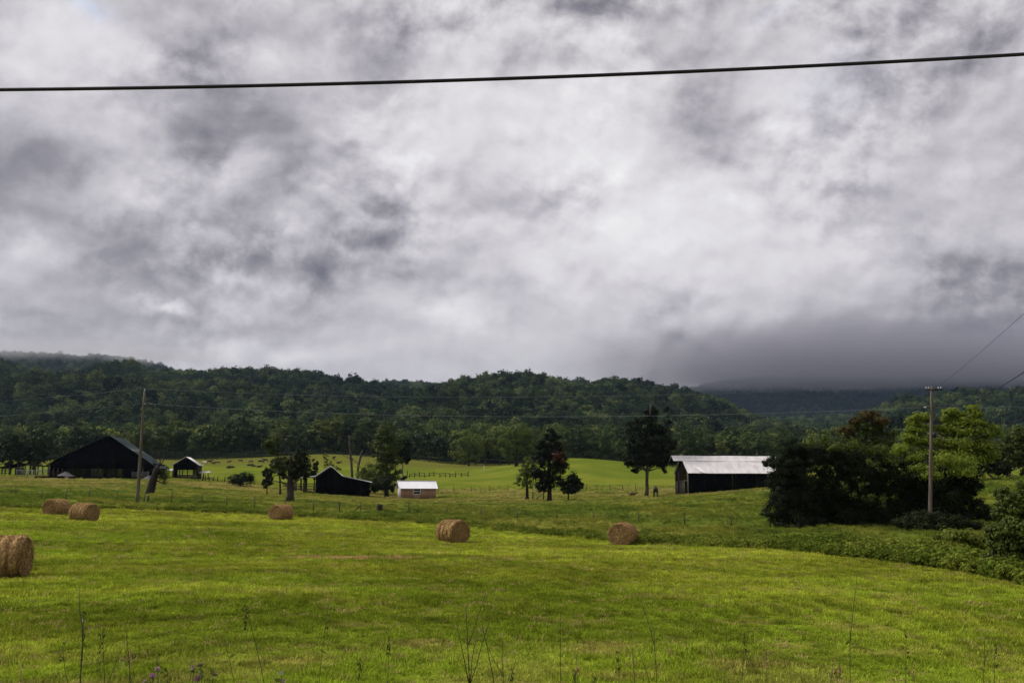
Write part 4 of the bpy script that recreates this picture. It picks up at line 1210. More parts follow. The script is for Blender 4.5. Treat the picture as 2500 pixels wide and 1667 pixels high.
def pile(px, Y, w, h, label, seed):
    rng = np.random.default_rng(seed); b = gp(px, Y, .1); n, m = 28, 9; V = [(0, 0, h)]; Q = []; T = []
    for j in range(1, m + 1):
        for i in range(n):
            a = i / n * 2 * math.pi; r = w * j / m
            z = h * (1 - (j / m) ** 1.15) * (1 + .12 * rng.normal()) + .04 * rng.normal() - (.25 if j == m else 0)
            V.append((math.cos(a) * r * (1 + .05 * rng.normal()), math.sin(a) * r * .7, z))
    for i in range(n): T.append((0, 1 + i, 1 + (i + 1) % n))
    for j in range(m - 1):
        for i in range(n): Q.append((1 + j * n + i, 1 + (j + 1) * n + i, 1 + (j + 1) * n + (i + 1) % n, 1 + j * n + (i + 1) % n))
    o = put('gravel_pile', np_mesh('gravel_pile', V, [np.array(Q), np.array(T)]), M['gravel'], loc=b)
    return tag(o, label, 'gravel pile', 'gravel heaps in the barnyard')


pile(160, 216, 2.6, 1.25, 'larger grey gravel pile in front of the big barn', 1)
pile(364, 214, 1.8, 1.0, 'smaller grey gravel pile by the right end of the big barn', 2)
for (a, b, Y, lab) in ((87, 155, 213, 'longest dark trough lying before the gravel pile'), (170, 192, 211, 'short dark trough right of the gravel pile'),
                       (203, 247, 209, 'dark trough lying before the big barn bays'), (260, 286, 211, 'short dark trough before the lit bay of the big barn')):
    c = gp((a + b) / 2, Y, 0); w = (b - a) * Y / F / 2
    r = thing('feed_trough', lab, 'trough', c, 0, 'troughs lying in the barnyard')
    mb = MB(); mb.box(-w, w, -.45, .45, .14, .2); put('bottom', mb.mesh('bottom'), M['interior'], r)
    for s in (-1, 1):
        mb = MB(); mb.box(-w, w, s * .5 - .05, s * .5 + .05, .1, .5); put('side', mb.mesh('side'), M['interior'], r)
        mb = MB(); mb.box(s * (w - .2) - .08, s * (w - .2) + .08, -.4, .4, -.2, .14); put('leg', mb.mesh('leg'), M['interior'], r)

# ------------------------------------------------------------------ trees that stand alone
tree('cedar_tree', 'tall dark tree with bare pale trunk standing in the middle pasture', 1578, 180,
     [(1584, 1018, 24, 24), (1628, 1018, 9, 26), (1560, 1045, 30, 26), (1612, 1050, 30, 26), (1550, 1085, 32, 28), (1590, 1082, 36, 30), (1622, 1088, 28, 30), (1548, 1118, 30, 20), (1590, 1120, 34, 22), (1625, 1118, 24, 22), (1552, 1140, 14, 14), (1620, 1142, 12, 14), (1534, 1122, 14, 14), (1590, 1000, 9, 9)],
     15000, .22, 'leaf_cedar', [(1579, 1150), (1582, 1080), (1586, 985)], .34, 'bark', 21, clump=.42, per=60)
tree('cedar_tree', 'black ragged cedar with a dry red patch beside a small round tree', 1342, 150,
     [(1340, 1062, 16, 18), (1352, 1078, 22, 20), (1330, 1085, 20, 22), (1330, 1112, 26, 22), (1352, 1108, 24, 22), (1325, 1142, 28, 24), (1362, 1140, 26, 22), (1320, 1172, 26, 22), (1345, 1170, 26, 20), (1374, 1128, 16, 18), (1322, 1190, 18, 10)],
     12000, .17, 'leaf_cedar', [(1342, 1190), (1341, 1120), (1342, 1050)], .36, 'bark_dark', 22, clump=.42, per=60,
     extra=[('dry_foliage', [(1360, 1115, 14, 9, -2.0), (1372, 1128, 8, 6, -2.0)], 500, .14, 'leaf_red')])
tree('small_tree', 'small black round tree on a thin bent trunk beside the ragged cedar', 1388, 149,
     [(1395, 1168, 20, 14), (1380, 1182, 18, 14), (1408, 1182, 18, 14), (1393, 1192, 24, 12)], 5000, .15, 'leaf_cedar', [(1388, 1205), (1393, 1180)], .13, 'bark_dark', 23, clump=.4, per=60)
tree('small_tree', 'thin light green little tree left of the ragged black cedar', 1287, 165,
     [(1290, 1130, 12, 14), (1278, 1150, 16, 16), (1292, 1160, 14, 14), (1270, 1172, 14, 12), (1288, 1180, 16, 10)], 2600, .16, 'leaf_light', [(1287, 1185), (1286, 1150)], .28, 'bark_dark', 24, clump=.45, per=40)
tree('shade_tree', 'light green spreading tree on the meadow rise behind the black cedar', 1261, 330,
     [(1262, 1052, 28, 18), (1240, 1068, 24, 20), (1285, 1068, 24, 20), (1230, 1092, 20, 18), (1262, 1085, 30, 22), (1295, 1092, 20, 20), (1248, 1108, 18, 12)],
     6000, .34, 'leaf_light', [(1262, 1115), (1262, 1080)], .55, 'bark_dark', 25, clump=.42, per=45)
tree('shade_tree', 'thin yellowish tree behind the weathered corral rails', 1145, 395,
     [(1140, 1066, 22, 16), (1122, 1085, 20, 16), (1160, 1085, 20, 20), (1110, 1108, 16, 14), (1142, 1105, 26, 18), (1165, 1110, 14, 16), (1130, 1122, 18, 10)],
     4200, .38, 'leaf_light', [(1144, 1120), (1142, 1070)], .4, 'bark', 26, clump=.42, per=35, twigs=2)
tree('tall_tree', 'tall olive green tree behind the shed with white roof', 944, 207,
     [(938, 1052, 22, 16), (945, 1070, 30, 18), (925, 1085, 22, 16), (955, 1092, 24, 18), (935, 1108, 28, 18), (962, 1118, 20, 20), (940, 1135, 26, 18), (955, 1155, 22, 18), (935, 1165, 20, 14)],
     9000, .24, 'leaf_mid', [(944, 1150), (940, 1100), (938, 1060)], .42, 'bark_dark', 27, clump=.42, per=60)
tree('slender_tree', 'slender tree with dark crown and pale trunk beside the white roofed shed', 984, 218,
     [(984, 1080, 14, 14), (982, 1098, 18, 16), (990, 1115, 14, 14), (994, 1126, 8, 6)], 2600, .24, 'leaf_dark', [(983, 1130), (982, 1085)], .22, 'bark_pale', 28, clump=.45, per=45)
tree('shrub', 'dark shrub at the foot of the tall tree left of the wooden shed', 940, 199,
     [(938, 1180, 22, 18), (915, 1186, 16, 14), (955, 1188, 12, 12), (985, 1168, 10, 10, 10)], 4200, .18, 'leaf_dark', [(938, 1185)], .1, 'bark_dark', 29, cat='shrub', clump=.45)
tree('shrub', 'yellow green tangle of saplings between the dead trunks and the tall tree', 905, 212,
     [(905, 1150, 22, 18), (890, 1165, 20, 16), (920, 1165, 20, 18), (880, 1148, 10, 14), (968, 1165, 12, 18), (900, 1180, 24, 12)], 4600, .20, 'leaf_light', [(905, 1170), (900, 1150)], .08, 'bark', 30, cat='shrub', clump=.45, per=40, twigs=2)
tree('young_tree', 'dark bushy young tree behind the left lean-to of the flared barn', 735, 206,
     [(735, 1105, 14, 16), (728, 1125, 20, 18), (742, 1140, 18, 18), (730, 1158, 20, 12)], 4500, .2, 'leaf_dark', [(735, 1160), (735, 1110)], .2, 'bark_dark', 31)
tree('young_tree', 'smaller dark conical young tree just left of the flared barn peak', 767, 208,
     [(767, 1132, 9, 12), (766, 1146, 13, 12), (770, 1160, 14, 10)], 2200, .18, 'leaf_dark', [(767, 1160), (767, 1125)], .15, 'bark_dark', 32)
tree('young_tree', 'thin yellowish sapling rising behind the flared barn roof', 800, 214,
     [(795, 1118, 8, 14), (803, 1138, 12, 12), (820, 1146, 12, 8)], 800, .18, 'leaf_light', [(800, 1150), (796, 1108)], .1, 'bark', 33, per=25, twigs=3)
tree('slender_tree', 'slender leaning tree with two leaf tufts behind the broken trunk', 684, 150,
     [(662, 1078, 20, 12), (658, 1092, 16, 12), (676, 1098, 12, 12), (680, 1128, 22, 16), (672, 1145, 18, 14)], 4200, .17, 'leaf_mid', [(683, 1170), (681, 1120), (668, 1078)], .15, 'bark_dark', 34, clump=.42)
tree('broken_tree', 'thick broken tree trunk with bare low branches before the flared barn', 708, 119,
     [(715, 1130, 20, 18), (738, 1122, 16, 20), (698, 1142, 20, 16), (725, 1150, 22, 18), (692, 1160, 14, 10), (740, 1160, 18, 12)], 5200, .13, 'leaf_dark', [(709, 1170), (710, 1112)], .50, 'dark_bark_mid', 35, clump=.4, limbs=True)
tree('shrub', 'small dark oval bush on the pasture left of the broken trunk', 652, 140,
     [(652, 1152, 11, 11), (653, 1165, 13, 12), (652, 1180, 12, 12)], 3400, .12, 'leaf_dark', [(652, 1165)], .08, 'bark_dark', 36, cat='shrub')
tree('shrub', 'low rounded green bush in the pasture before the grazing cattle', 588, 205,
     [(572, 1168, 18, 9), (595, 1164, 22, 11), (612, 1170, 14, 8), (588, 1174, 30, 8)], 5200, .14, 'leaf_dark', [(588, 1168)], .08, 'bark_dark', 37, cat='shrub')
for i, (px, lab) in enumerate(((25, 'dark round tree at the left picture edge behind the pole shed'), (82, 'dark round tree between the pole shed and the big barn'))):
    tree('round_tree', lab, px, 300, [(px, 1080 + 8 * i, 30, 22), (px - 18, 1098, 26, 20), (px + 18, 1100, 26, 20), (px, 1118, 34, 18)], 5000, .32, 'leaf_dark', [(px, 1110), (px, 1085)], .35, 'bark_dark', 40 + i)


def dead_tree(name, label, px, Y, pts, tw, branches, bark, seed, leaves=None):
    rng = np.random.default_rng(seed); b = gp(px, Y, .15)
    r = thing(name, label, 'tree', b)
    mb = MB(); tp_ = [b] + [P(x, y, Y) for x, y in pts]; pp = [tp_[0]]
    for a_, b_ in zip(tp_[:-1], tp_[1:]): pp.extend(wobble(a_, b_, 4, .03, rng)[1:])
    pp = np.array(pp); mb.tube(pp, np.linspace(tw, tw * (.8 if name == 'leaning_snag' else .45), len(pp)), 9, True, .18, rng); put('trunk', mb.mesh('trunk', b), M[bark], r, smooth=True)
    for (x0, y0, x1, y1) in branches:
        mb = MB(); q = wobble(P(x0, y0, Y), P(x1, y1, Y + rng.uniform(-.8, .8)), 7, .06, rng); mb.tube(q, np.linspace(tw * .28, .012, 7), 6, True)
        for _ in range(3):
            i = rng.integers(2, 6); e = q[i] + rng.normal(size=3) * .45 + (q[-1] - q[0]) * .3; mb.tube(wobble(q[i], e, 4, .04, rng), np.linspace(tw * .12, .008, 4), 5, True)
        put('branch', mb.mesh('branch', b), M[bark], r, smooth=True)
    if leaves:
        n, lf, mt, lob = leaves; k = Y / F
        L3 = [(*P(l[0], l[1], Y), l[2] * k, l[2] * k, l[3] * k) for l in lob]
        V, Q = leaf_quads(crown_points(L3, n, rng, .5, 25), lf, rng); put('foliage', np_mesh('foliage', V - b, Q), M[mt], r)
    return r


dead_tree('leaning_snag', 'dark leaning dead trunk with twiggy top by the left utility pole', 364, 121, [(372, 1178), (384, 1142)], .48,
          [(383, 1150, 376, 1120), (384, 1148, 402, 1118), (384, 1150, 394, 1112), (381, 1165, 412, 1160), (380, 1172, 410, 1182), (382, 1160, 405, 1140)], 'bark_dark', 41,
          (420, .13, 'leaf_light', [(400, 1150, 12, 16), (408, 1170, 10, 12), (395, 1165, 10, 12)]))
dead_tree('dead_tree', 'straight dead grey trunk standing behind the flared barn', 862, 216, [(858, 1130), (854, 1090), (852, 1062)], .32,
          [(858, 1120, 838, 1112), (856, 1105, 870, 1085), (855, 1095, 842, 1070), (853, 1080, 862, 1055)], 'bark', 42)
dead_tree('dead_tree', 'leaning dead trunk right of the straight dead trunk', 870, 217, [(874, 1140), (883, 1105), (886, 1098)], .30,
          [(879, 1120, 900, 1100), (882, 1110, 905, 1118), (876, 1135, 862, 1120)], 'bark', 43)
for (x0, y0, x1, y1) in ():
    pass
bt = bpy.data.objects['broken_tree']
rng = np.random.default_rng(44); bb = np.array(bt.location)
for (x0, y0, x1, y1) in ((704, 1165, 668, 1160), (704, 1170, 660, 1145), (705, 1190, 680, 1172), (714, 1150, 735, 1140), (712, 1180, 745, 1168), (714, 1190, 770, 1205), (706, 1180, 640, 1168)):
    mb = MB(); q = wobble(P(x0, y0, 119), P(x1, y1, 119), 8, .05, rng); mb.tube(q, np.linspace(.11, .012, 8), 6, True)
    for _ in range(4):
        i = rng.integers(2, 7); mb.tube(wobble(q[i], q[i] + rng.normal(size=3) * .5, 4, .04, rng), np.linspace(.035, .008, 4), 5, True)
    put('branch', mb.mesh('branch', bb), M['bark'], bt, smooth=True)

# --- thicket at the right
tree('cedar_tree', 'ragged dark cedar at the left end of the thicket with branch across the barn roof', 1945, 74,
     [(1935, 1095, 28, 22), (1905, 1120, 32, 24), (1960, 1115, 40, 30), (1885, 1130, 22, 14), (1910, 1165, 40, 32), (1965, 1165, 46, 36), (1915, 1210, 40, 34), (1960, 1225, 50, 40), (1900, 1250, 36, 28), (1875, 1258, 18, 12), (1950, 1268, 54, 26), (1918, 1140, 38, 24), (1930, 1190, 60, 60, 1.5), (1985, 1250, 50, 44, 1.0), (1960, 1280, 70, 18)],
     70000, .085, 'leaf_cedar', [(1945, 1200), (1940, 1110)], .2, 'bark_dark', 61, clump=.34, per=130, vert=.5, asp=.38)
tree('cedar_tree', 'broad black cedar filling the middle of the thicket', 2080, 75,
     [(2020, 1105, 36, 22), (2075, 1115, 46, 26), (2130, 1118, 44, 28), (2030, 1150, 46, 40), (2095, 1160, 54, 42), (2030, 1205, 50, 44), (2100, 1215, 60, 46), (2050, 1258, 60, 36), (2130, 1260, 54, 34), (2150, 1170, 46, 46), (2080, 1200, 80, 80, 2.0), (2090, 1278, 80, 20), (2170, 1240, 50, 54, 1.0)],
     80000, .085, 'leaf_dark', [(2080, 1200), (2075, 1120)], .22, 'bark_dark', 62, clump=.34, per=130,
     extra=[('painted_sunlit_leaves', [(1975, 1082, 20, 9, -1.0), (2012, 1076, 16, 12, -1.4), (2040, 1092, 26, 8, -1.8), (2082, 1086, 18, 13, -2.0), (2118, 1098, 26, 9, -2.2), (2150, 1100, 18, 14, -2.2), (2176, 1122, 22, 10, -2.2), (2130, 1130, 16, 8, -3.0)], 2600, .095, 'leaf_bush'),  # lighter leaf colour on the top rim stands in for sunlight
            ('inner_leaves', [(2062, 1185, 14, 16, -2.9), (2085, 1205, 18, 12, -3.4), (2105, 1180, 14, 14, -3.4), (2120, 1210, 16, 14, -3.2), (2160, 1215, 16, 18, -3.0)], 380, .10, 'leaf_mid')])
tree('dark_tree', 'dark drooping tree behind the right utility pole', 2270, 76,
     [(2210, 1130, 40, 28), (2290, 1150, 46, 36), (2350, 1165, 44, 32), (2220, 1180, 48, 44), (2300, 1205, 56, 44), (2365, 1200, 36, 34), (2230, 1245, 54, 40), (2310, 1258, 56, 32), (2385, 1245, 30, 24), (2410, 1262, 28, 20), (2270, 1200, 80, 80, 2.0), (2290, 1278, 90, 20), (2200, 1260, 40, 36, .5), (2390, 1270, 44, 16)],
     76000, .088, 'leaf_dark', [(2270, 1210), (2275, 1150)], .22, 'bark_dark', 63, clump=.34, per=130,
     extra=[('painted_sunlit_leaves', [(2195, 1100, 22, 13, -2.4), (2228, 1118, 24, 9, -2.8), (2250, 1142, 32, 9, -3.2), (2310, 1122, 40, 11, -2.6), (2360, 1132, 36, 11, -2.4), (2270, 1160, 34, 9, -3.6), (2350, 1150, 40, 9, -3)], 5000, .10, 'leaf_bright')])  # bright leaf material along the top paints in a sunlit edge
tree('bright_tree', 'bright green tall tree with layered leafy tufts behind the right utility pole', 2340, 86,
     [(2238, 1022, 20, 12), (2262, 1018, 16, 12), (2222, 1030, 14, 9), (2240, 1045, 26, 10), (2320, 1005, 18, 10), (2340, 1010, 16, 9), (2372, 998, 16, 10), (2380, 1012, 18, 11), (2310, 1022, 18, 9), (2345, 1030, 30, 11), (2390, 1032, 22, 9), (2305, 1045, 24, 10), (2350, 1055, 36, 12), (2400, 1058, 28, 12), (2220, 1068, 24, 9), (2250, 1075, 30, 11), (2330, 1085, 44, 14), (2390, 1090, 36, 14), (2425, 1050, 20, 14), (2200, 1092, 22, 8), (2260, 1108, 36, 10), (2340, 1115, 50, 14), (2410, 1110, 30, 16), (2190, 1105, 16, 10)],
     32000, .115, 'leaf_bright', [(2340, 1150), (2345, 1080), (2370, 1010)], .26, 'bark', 64, clump=.62, per=34, flat=.6, shell=.45)
tree('russet_tree', 'dark tree with russet brown top behind the thicket', 2115, 112,
     [(2118, 1018, 24, 14), (2095, 1032, 22, 14), (2140, 1034, 26, 14), (2070, 1055, 22, 16), (2110, 1055, 36, 20), (2160, 1060, 26, 18), (2085, 1085, 36, 20), (2145, 1085, 40, 20)],
     7000, .18, 'leaf_mid', [(2115, 1080), (2118, 1020)], .3, 'bark_dark', 65, clump=.42, per=55,
     extra=[('russet_leaves', [(2118, 1014, 24, 10, -2), (2145, 1028, 22, 9, -2.5), (2090, 1028, 18, 9, -2), (2068, 1050, 18, 10, -2)], 1700, .17, 'leaf_russet')])
tree('pale_tree', 'thin greenish tree with pale bare stems at the right picture edge', 2462, 128,
     [(2470, 1078, 26, 18), (2495, 1060, 26, 22), (2450, 1100, 22, 18), (2490, 1110, 30, 24), (2450, 1130, 26, 16), (2510, 1140, 30, 20)], 6000, .19, 'leaf_mid', [(2460, 1115), (2468, 1070)], .22, 'bark_pale', 66, clump=.45, per=40, twigs=2)
tree('pale_tree', 'grey stemmed bushy tree just right of the bright green tree', 2430, 118,
     [(2415, 1110, 26, 20), (2440, 1140, 24, 18), (2400, 1140, 26, 18)], 4000, .17, 'leaf_dark', [(2380, 1130), (2385, 1095)], .12, 'bark_pale', 67, clump=.45, per=45, twigs=2)
tree('shrub', 'big leafy bush in the bottom right corner of the field edge', 2490, 37,
     [(2480, 1245, 22, 22), (2500, 1230, 24, 30), (2440, 1300, 30, 20), (2490, 1290, 36, 30), (2460, 1340, 36, 26), (2510, 1340, 40, 36), (2490, 1380, 34, 24), (2425, 1335, 18, 18), (2465, 1380, 44, 26), (2435, 1365, 34, 22), (2505, 1400, 40, 24), (2455, 1215, 16, 24), (2500, 1195, 20, 24)],
     32000, .06, 'leaf_bush', [(2488, 1310), (2485, 1240)], .06, 'bark_dark', 68, cat='shrub', clump=.42, per=60)
tree('shrub', 'leafy bush with arching shoots below the thicket by the field edge', 2350, 50,
     [(2330, 1305, 24, 14), (2365, 1312, 26, 18), (2395, 1330, 28, 20), (2360, 1335, 30, 14), (2420, 1315, 20, 20), (2300, 1312, 20, 10)],
     8000, .075, 'leaf_weed', [(2360, 1325)], .04, 'bark_dark', 69, cat='shrub', clump=.42, per=50)
tree('shrub', 'low black brush hiding the foot of the utility pole with crossarm', 2285, 67,
     [(2250, 1268, 34, 20), (2290, 1272, 36, 22), (2330, 1276, 34, 18), (2215, 1280, 34, 14), (2270, 1288, 60, 14), (2360, 1288, 40, 12)], 20000, .075, 'leaf_dark', [(2285, 1280)], .04, 'bark_dark', 71, cat='shrub', clump=.4, per=80)
tree('sapling', 'thin reddish stemmed sapling standing before the thicket at right', 2452, 58,
     [(2440, 1205, 14, 14), (2462, 1215, 16, 14), (2450, 1235, 20, 16), (2470, 1245, 14, 12), (2435, 1255, 16, 14)], 2600, .08, 'leaf_mid', [(2453, 1250), (2448, 1195)], .05, 'bark', 70, clump=.5, per=30, twigs=3)


# ------------------------------------------------------------------ hay bales
def bale(px, py, Y, phi, label, seed, rad=.72, wid=1.5, ridges=4, amp=.03):
    rng = np.random.default_rng(seed); b = gp(px, Y); b[2] = g1(b[0], b[1])
    r = thing('hay_bale', label, 'hay bale', b, math.radians(phi), 'round hay bales in the field')
    # axis along local Y; visible end at -Y
    n = 56; ys = np.concatenate([[-wid / 2] * 18, np.linspace(-wid / 2, wid / 2, 50)[1:-1], [wid / 2] * 18])
    rs = np.concatenate([np.linspace(.02, .96, 18), np.ones(48), np.linspace(.96, .02, 18)])
    V = []; m = len(ys); sq = rng.uniform(.93, .97)
    for j in range(m):
        a = np.arange(n) / n * 2 * math.pi
        t = (ys[j] + wid / 2) / wid
        rr = rad * rs[j]
        if 17 < j < m - 18:
            rr = rad * (1 + amp * 1.8 * (abs(math.sin(t * ridges * math.pi)) ** .6 - .75)) - (.05 * rad if j in (18, m - 19) else 0)
        nz = fbm(np.cos(a) * 3 + j * .35 + seed, np.sin(a) * 3 + j * .11, seed, 3) - .5
        rr = rr * (1 + .07 * nz)
        y = ys[j]
        if j < 18 or j >= m - 18:
            s = -1 if j < 18 else 1
            ring = .032 * np.sin(rs[j] * 46 + seed + a) + .05 * (1 - rs[j] ** 2) + .03 * nz
            y = ys[j] + s * ring
        z = np.sin(a) * rr; z = np.where(z < -rad * .86, -rad * .86 + (z + rad * .86) * .2, z) * sq
        V.append(np.stack([np.cos(a) * rr, y + 0 * a, z + rad * .86 * sq], 1))
    V = np.concatenate(V); Q = [(j * n + i, j * n + (i + 1) % n, (j + 1) * n + (i + 1) % n, (j + 1) * n + i) for j in range(m - 1) for i in range(n)]
    put('roll', np_mesh('roll', V, np.array(Q)), M['hay'], r, smooth=True)
    # loose straw standing off the surface
    k = 4200; side = rng.random(k) < .68
    a = rng.uniform(0, 2 * math.pi, k); y = rng.uniform(-wid / 2, wid / 2, k); q = np.sqrt(rng.random(k))
    rs_ = rad * (1.005 + amp * 1.8 * (np.abs(np.sin((y + wid / 2) / wid * ridges * math.pi)) ** .6 - .75))
    c = np.where(side[:, None], np.stack([np.cos(a) * rs_, y, np.sin(a) * rs_ * sq], 1),
                 np.stack([np.cos(a) * rad * q, np.where(rng.random(k) < .75, -1, 1) * (wid / 2 + .045), np.sin(a) * rad * q * sq], 1))
    c[:, 2] = np.maximum(c[:, 2], -rad * .86 * sq) + rad * .86 * sq
    tg = np.stack([-np.sin(a), 0 * a, np.cos(a)], 1) + rng.normal(size=(k, 3)) * .45; tg /= np.linalg.norm(tg, axis=1)[:, None]
    nn = rng.normal(size=(k, 3)); sd = np.cross(tg, nn); sd /= np.linalg.norm(sd, axis=1)[:, None]
    ln = rng.uniform(.04, .13, k)[:, None]; w = .006
    SV = np.stack([c - tg * ln - sd * w, c - tg * ln + sd * w, c + tg * ln + sd * w, c + tg * ln - sd * w], 1).reshape(-1, 3)
    o = put('loose_straw', np_mesh('loose_straw', SV, np.arange(4 * k).reshape(-1, 4)), M['straw'], r); o['kind'] = 'stuff'
    return r


bale(137, 1262, 79, -15, 'round hay bale at left standing half behind its neighbour', 1, .70, 1.5, 3, .015)
bale(204, 1272, 74, 66, 'round hay bale at left in front of its twin with wrap ridges', 2, .74, 1.55, 5, .055)
bale(-10, 1415, 34, 99, 'big near hay bale cut off by the left picture edge', 3, .76, 1.75, 5, .065)
bale(687, 1272, 86, -24, 'lone round hay bale below the broken tree trunk', 4, .72, 1.6, 3, .015)
bale(1105, 1325, 62, 41, 'ridged round hay bale in the middle of the field edge', 5, .74, 1.55, 4, .075)
bale(1522, 1332, 62, -27, 'round hay bale with its flat spiral end toward the viewer', 6, .74, 1.35, 3, .055)


# ------------------------------------------------------------------ poles and lines
def insulator(z0=0):
    mb = MB(); prof = [(0.0, 0), (.03, 0), (.03, .05), (.065, .06), (.065, .11), (.04, .12), (.055, .14), (.055, .19), (.02, .22), (.0, .22)]
    n = 10; V = []; Q = []
    for r_, z in prof:
        for i in range(n): V.append((math.cos(i / n * 6.283) * r_, math.sin(i / n * 6.283) * r_, z + z0))
    for j in range(len(prof) - 1):
        for i in range(n): Q.append((j * n + i, j * n + (i + 1) % n, (j + 1) * n + (i + 1) % n, (j + 1) * n + i))
    return np_mesh('insulator', V, np.array(Q))


INS = insulator(); INS.materials.append(M['porcelain'])
YL, YR = 96.0, 71.0
pb = gp(335, YL, .5); pt = P(353, 956, YL)
r = thing('utility_pole', 'leaning bare wooden utility pole before the big black barn', 'utility pole', pb, 0, 'utility poles')
mb = MB(); pts = np.linspace(0, 1, 9)[:, None] * (pt - pb); mb.tube(pts, np.linspace(.165, .11, 9), 12, True, .03, np.random.default_rng(1)); put('shaft', mb.mesh('shaft'), M['pole'], r, smooth=True)
o = put('insulator', INS, None, r, loc=pt - pb); o.scale = (1.0, 1.0, 1.2)
pm = P(351, 986, YL); o = put('insulator', INS, None, r, loc=pm - pb + np.array((.16, -.1, -.1))); o.scale = (.8, .8, .9)
L_TOP = pt + np.array((0, 0, .3)); L_MID = pm + np.array((.16, -.1, .05)); L_LOW = P(347, 1052, YL)

pb = gp(2269, YR, .5); pt = P(2275, 942, YR)
r = thing('utility_pole', 'wooden utility pole with short crossarm in front of the thicket', 'utility pole', pb, 0, 'utility poles')
mb = MB(); pts = np.linspace(0, 1, 9)[:, None] * (pt - pb); mb.tube(pts, np.linspace(.14, .10, 9), 12, True, .04, np.random.default_rng(2)); put('shaft', mb.mesh('shaft'), M['pole'], r, smooth=True)
ca = P(2257, 952, YR) - pb; cb = P(2298, 952, YR) - pb
mb = MB(); mb.bar(ca + np.array((0, -.17, 0)), cb + np.array((0, -.17, 0)), .10, .11); arm = put('crossarm', mb.mesh('crossarm'), M['dark_grey_wood'], r)
for px in (2259, 2265, 2289, 2295):
    o = put('insulator', INS, None, arm, loc=P(px, 951, YR) - pb + np.array((0, -.17, .03))); o.scale = (.8, .8, .75)
o = put('insulator', INS, None, r, loc=P(2263, 995, YR) - pb); o.rotation_euler = (0, -1.4, 0)
mb = MB(); mb.bar(P(2262, 995, YR) - pb, P(2282, 995, YR) - pb, .07, .07); put('bracket', mb.mesh('bracket'), M['rust'], r)
c = P(2277, 1061, YR) - pb; mb = MB(); mb.tube([c + np.array((.06, -.16, -.22)), c + np.array((.06, -.16, -.14)), c + np.array((.06, -.16, .14)), c + np.array((.06, -.16, .2))], [.06, .15, .15, .07], 12); put('splice_box', mb.mesh('splice_box'), M['cable'], r, smooth=True)


def line(name, label, a, b, sag, rad, mat, n=40, group='overhead lines', ext=1.0):
    a = np.asarray(a, float); b = np.asarray(b, float)
    if ext != 1.0:      # the same hanging curve carried on past the edge of the view
        b = a + ext * (b - a) + np.array((0, 0, 4 * sag * ext * (ext - 1))); sag = sag * ext * ext
    t = np.linspace(0, 1, n)[:, None]; p = np.asarray(a) * (1 - t) + np.asarray(b) * t; p[:, 2] -= (4 * sag * t * (1 - t))[:, 0]
    mb = MB(); mb.tube(p, rad, 6, True); o = put(name, mb.mesh(name, p[0]), M[mat], loc=p[0], smooth=True)
    return tag(o, label, 'power line', group)


R_A = P(2262, 948, YR) + np.array((0, -.17, .22)); R_B = P(2294, 948, YR) + np.array((0, -.17, .22)); R_M = P(2263, 994, YR); R_S = P(2281, 1066, YR)
line('power_line', 'upper thin wire strung between the two utility poles', L_TOP, R_A, .85, .004, 'wire')
line('power_line', 'lower thin wire strung between the two utility poles', L_MID, R_M, .95, .006, 'wire')
line('power_line', 'faint lowest dark wire between the two utility poles', L_LOW, R_S, .35, .006, 'cable')
line('power_line', 'upper thin wire leaving the left pole to the left', L_TOP, L_TOP + np.array((-45, 14, -1.4)), .3, .0035, 'wire')
line('power_line', 'lower thin wire leaving the left pole to the left', L_MID, L_MID + np.array((-45, 14, -1.6)), .3, .004, 'wire')
line('power_line', 'thin wire rising from the crossarm to the upper right', R_B, P(2720, 560, 28), .15, .008, 'cable', ext=1.6)
line('power_line', 'thicker wire rising from the middle of the right pole', P(2280, 993, YR), P(2640, 800, 30), .75, .017, 'cable', ext=1.6)
line('power_line', 'low wire curving right from the box on the right pole', R_S, P(2700, 880, 30), 1.0, .011, 'cable', ext=1.6)
line('power_line', 'faint level wire running right from the right pole', P(2282, 995, YR), P(2700, 985, 75), .1, .005, 'wire', ext=2.5)
mb = MB(); xs = np.linspace(-1800, 4600, 60); ys = 219.5 - .0094 * xs - 1.008e-5 * xs ** 2
pts = np.array([P(x, y, 10.0) for x, y in zip(xs, ys)]); mb.tube(pts, .019, 10, True)
tag(put('overhead_cable', mb.mesh('overhead_cable', pts[30]), M['cable'], loc=pts[30], smooth=True), 'thick black cable crossing the whole sky near the viewer', 'cable')

# ------------------------------------------------------------------ wire fence between hay field and pasture
fr = thing('wire_fence', 'wire fence on thin steel posts along the far side of the hay field', 'fence', gp(900, 92))
fo = np.array(fr.location)
FP = [(-90, 1201, 90), (-25, 1203, 90), (39, 1208, 92), (102, 1219, 95), (161.5, 1218, 95), (217.6, 1219, 95), (285, 1222, 95), (352, 1224, 95), (419, 1227, 95), (492, 1230, 95), (554, 1234, 95), (622, 1237, 95), (696, 1242, 95),
      (765.5, 1246, 95), (828.5, 1247, 95), (881, 1248, 95), (999, 1250, 95), (1091.5, 1255, 92), (1174.6, 1259, 90), (1264, 1264, 88), (1360, 1265, 86), (1451, 1269, 84), (1559, 1274, 81), (1672, 1278, 78), (1785, 1282, 75), (1880, 1287, 72)]
pmsh = MB(); pmsh.box(-.022, .022, -.022, .022, -.4, 1.0); pmsh.box(-.035, .035, -.028, -.02, -.4, 1.0); PM = pmsh.mesh('post'); PM.materials.append(M['rust'])
rng = np.random.default_rng(12); tops = []
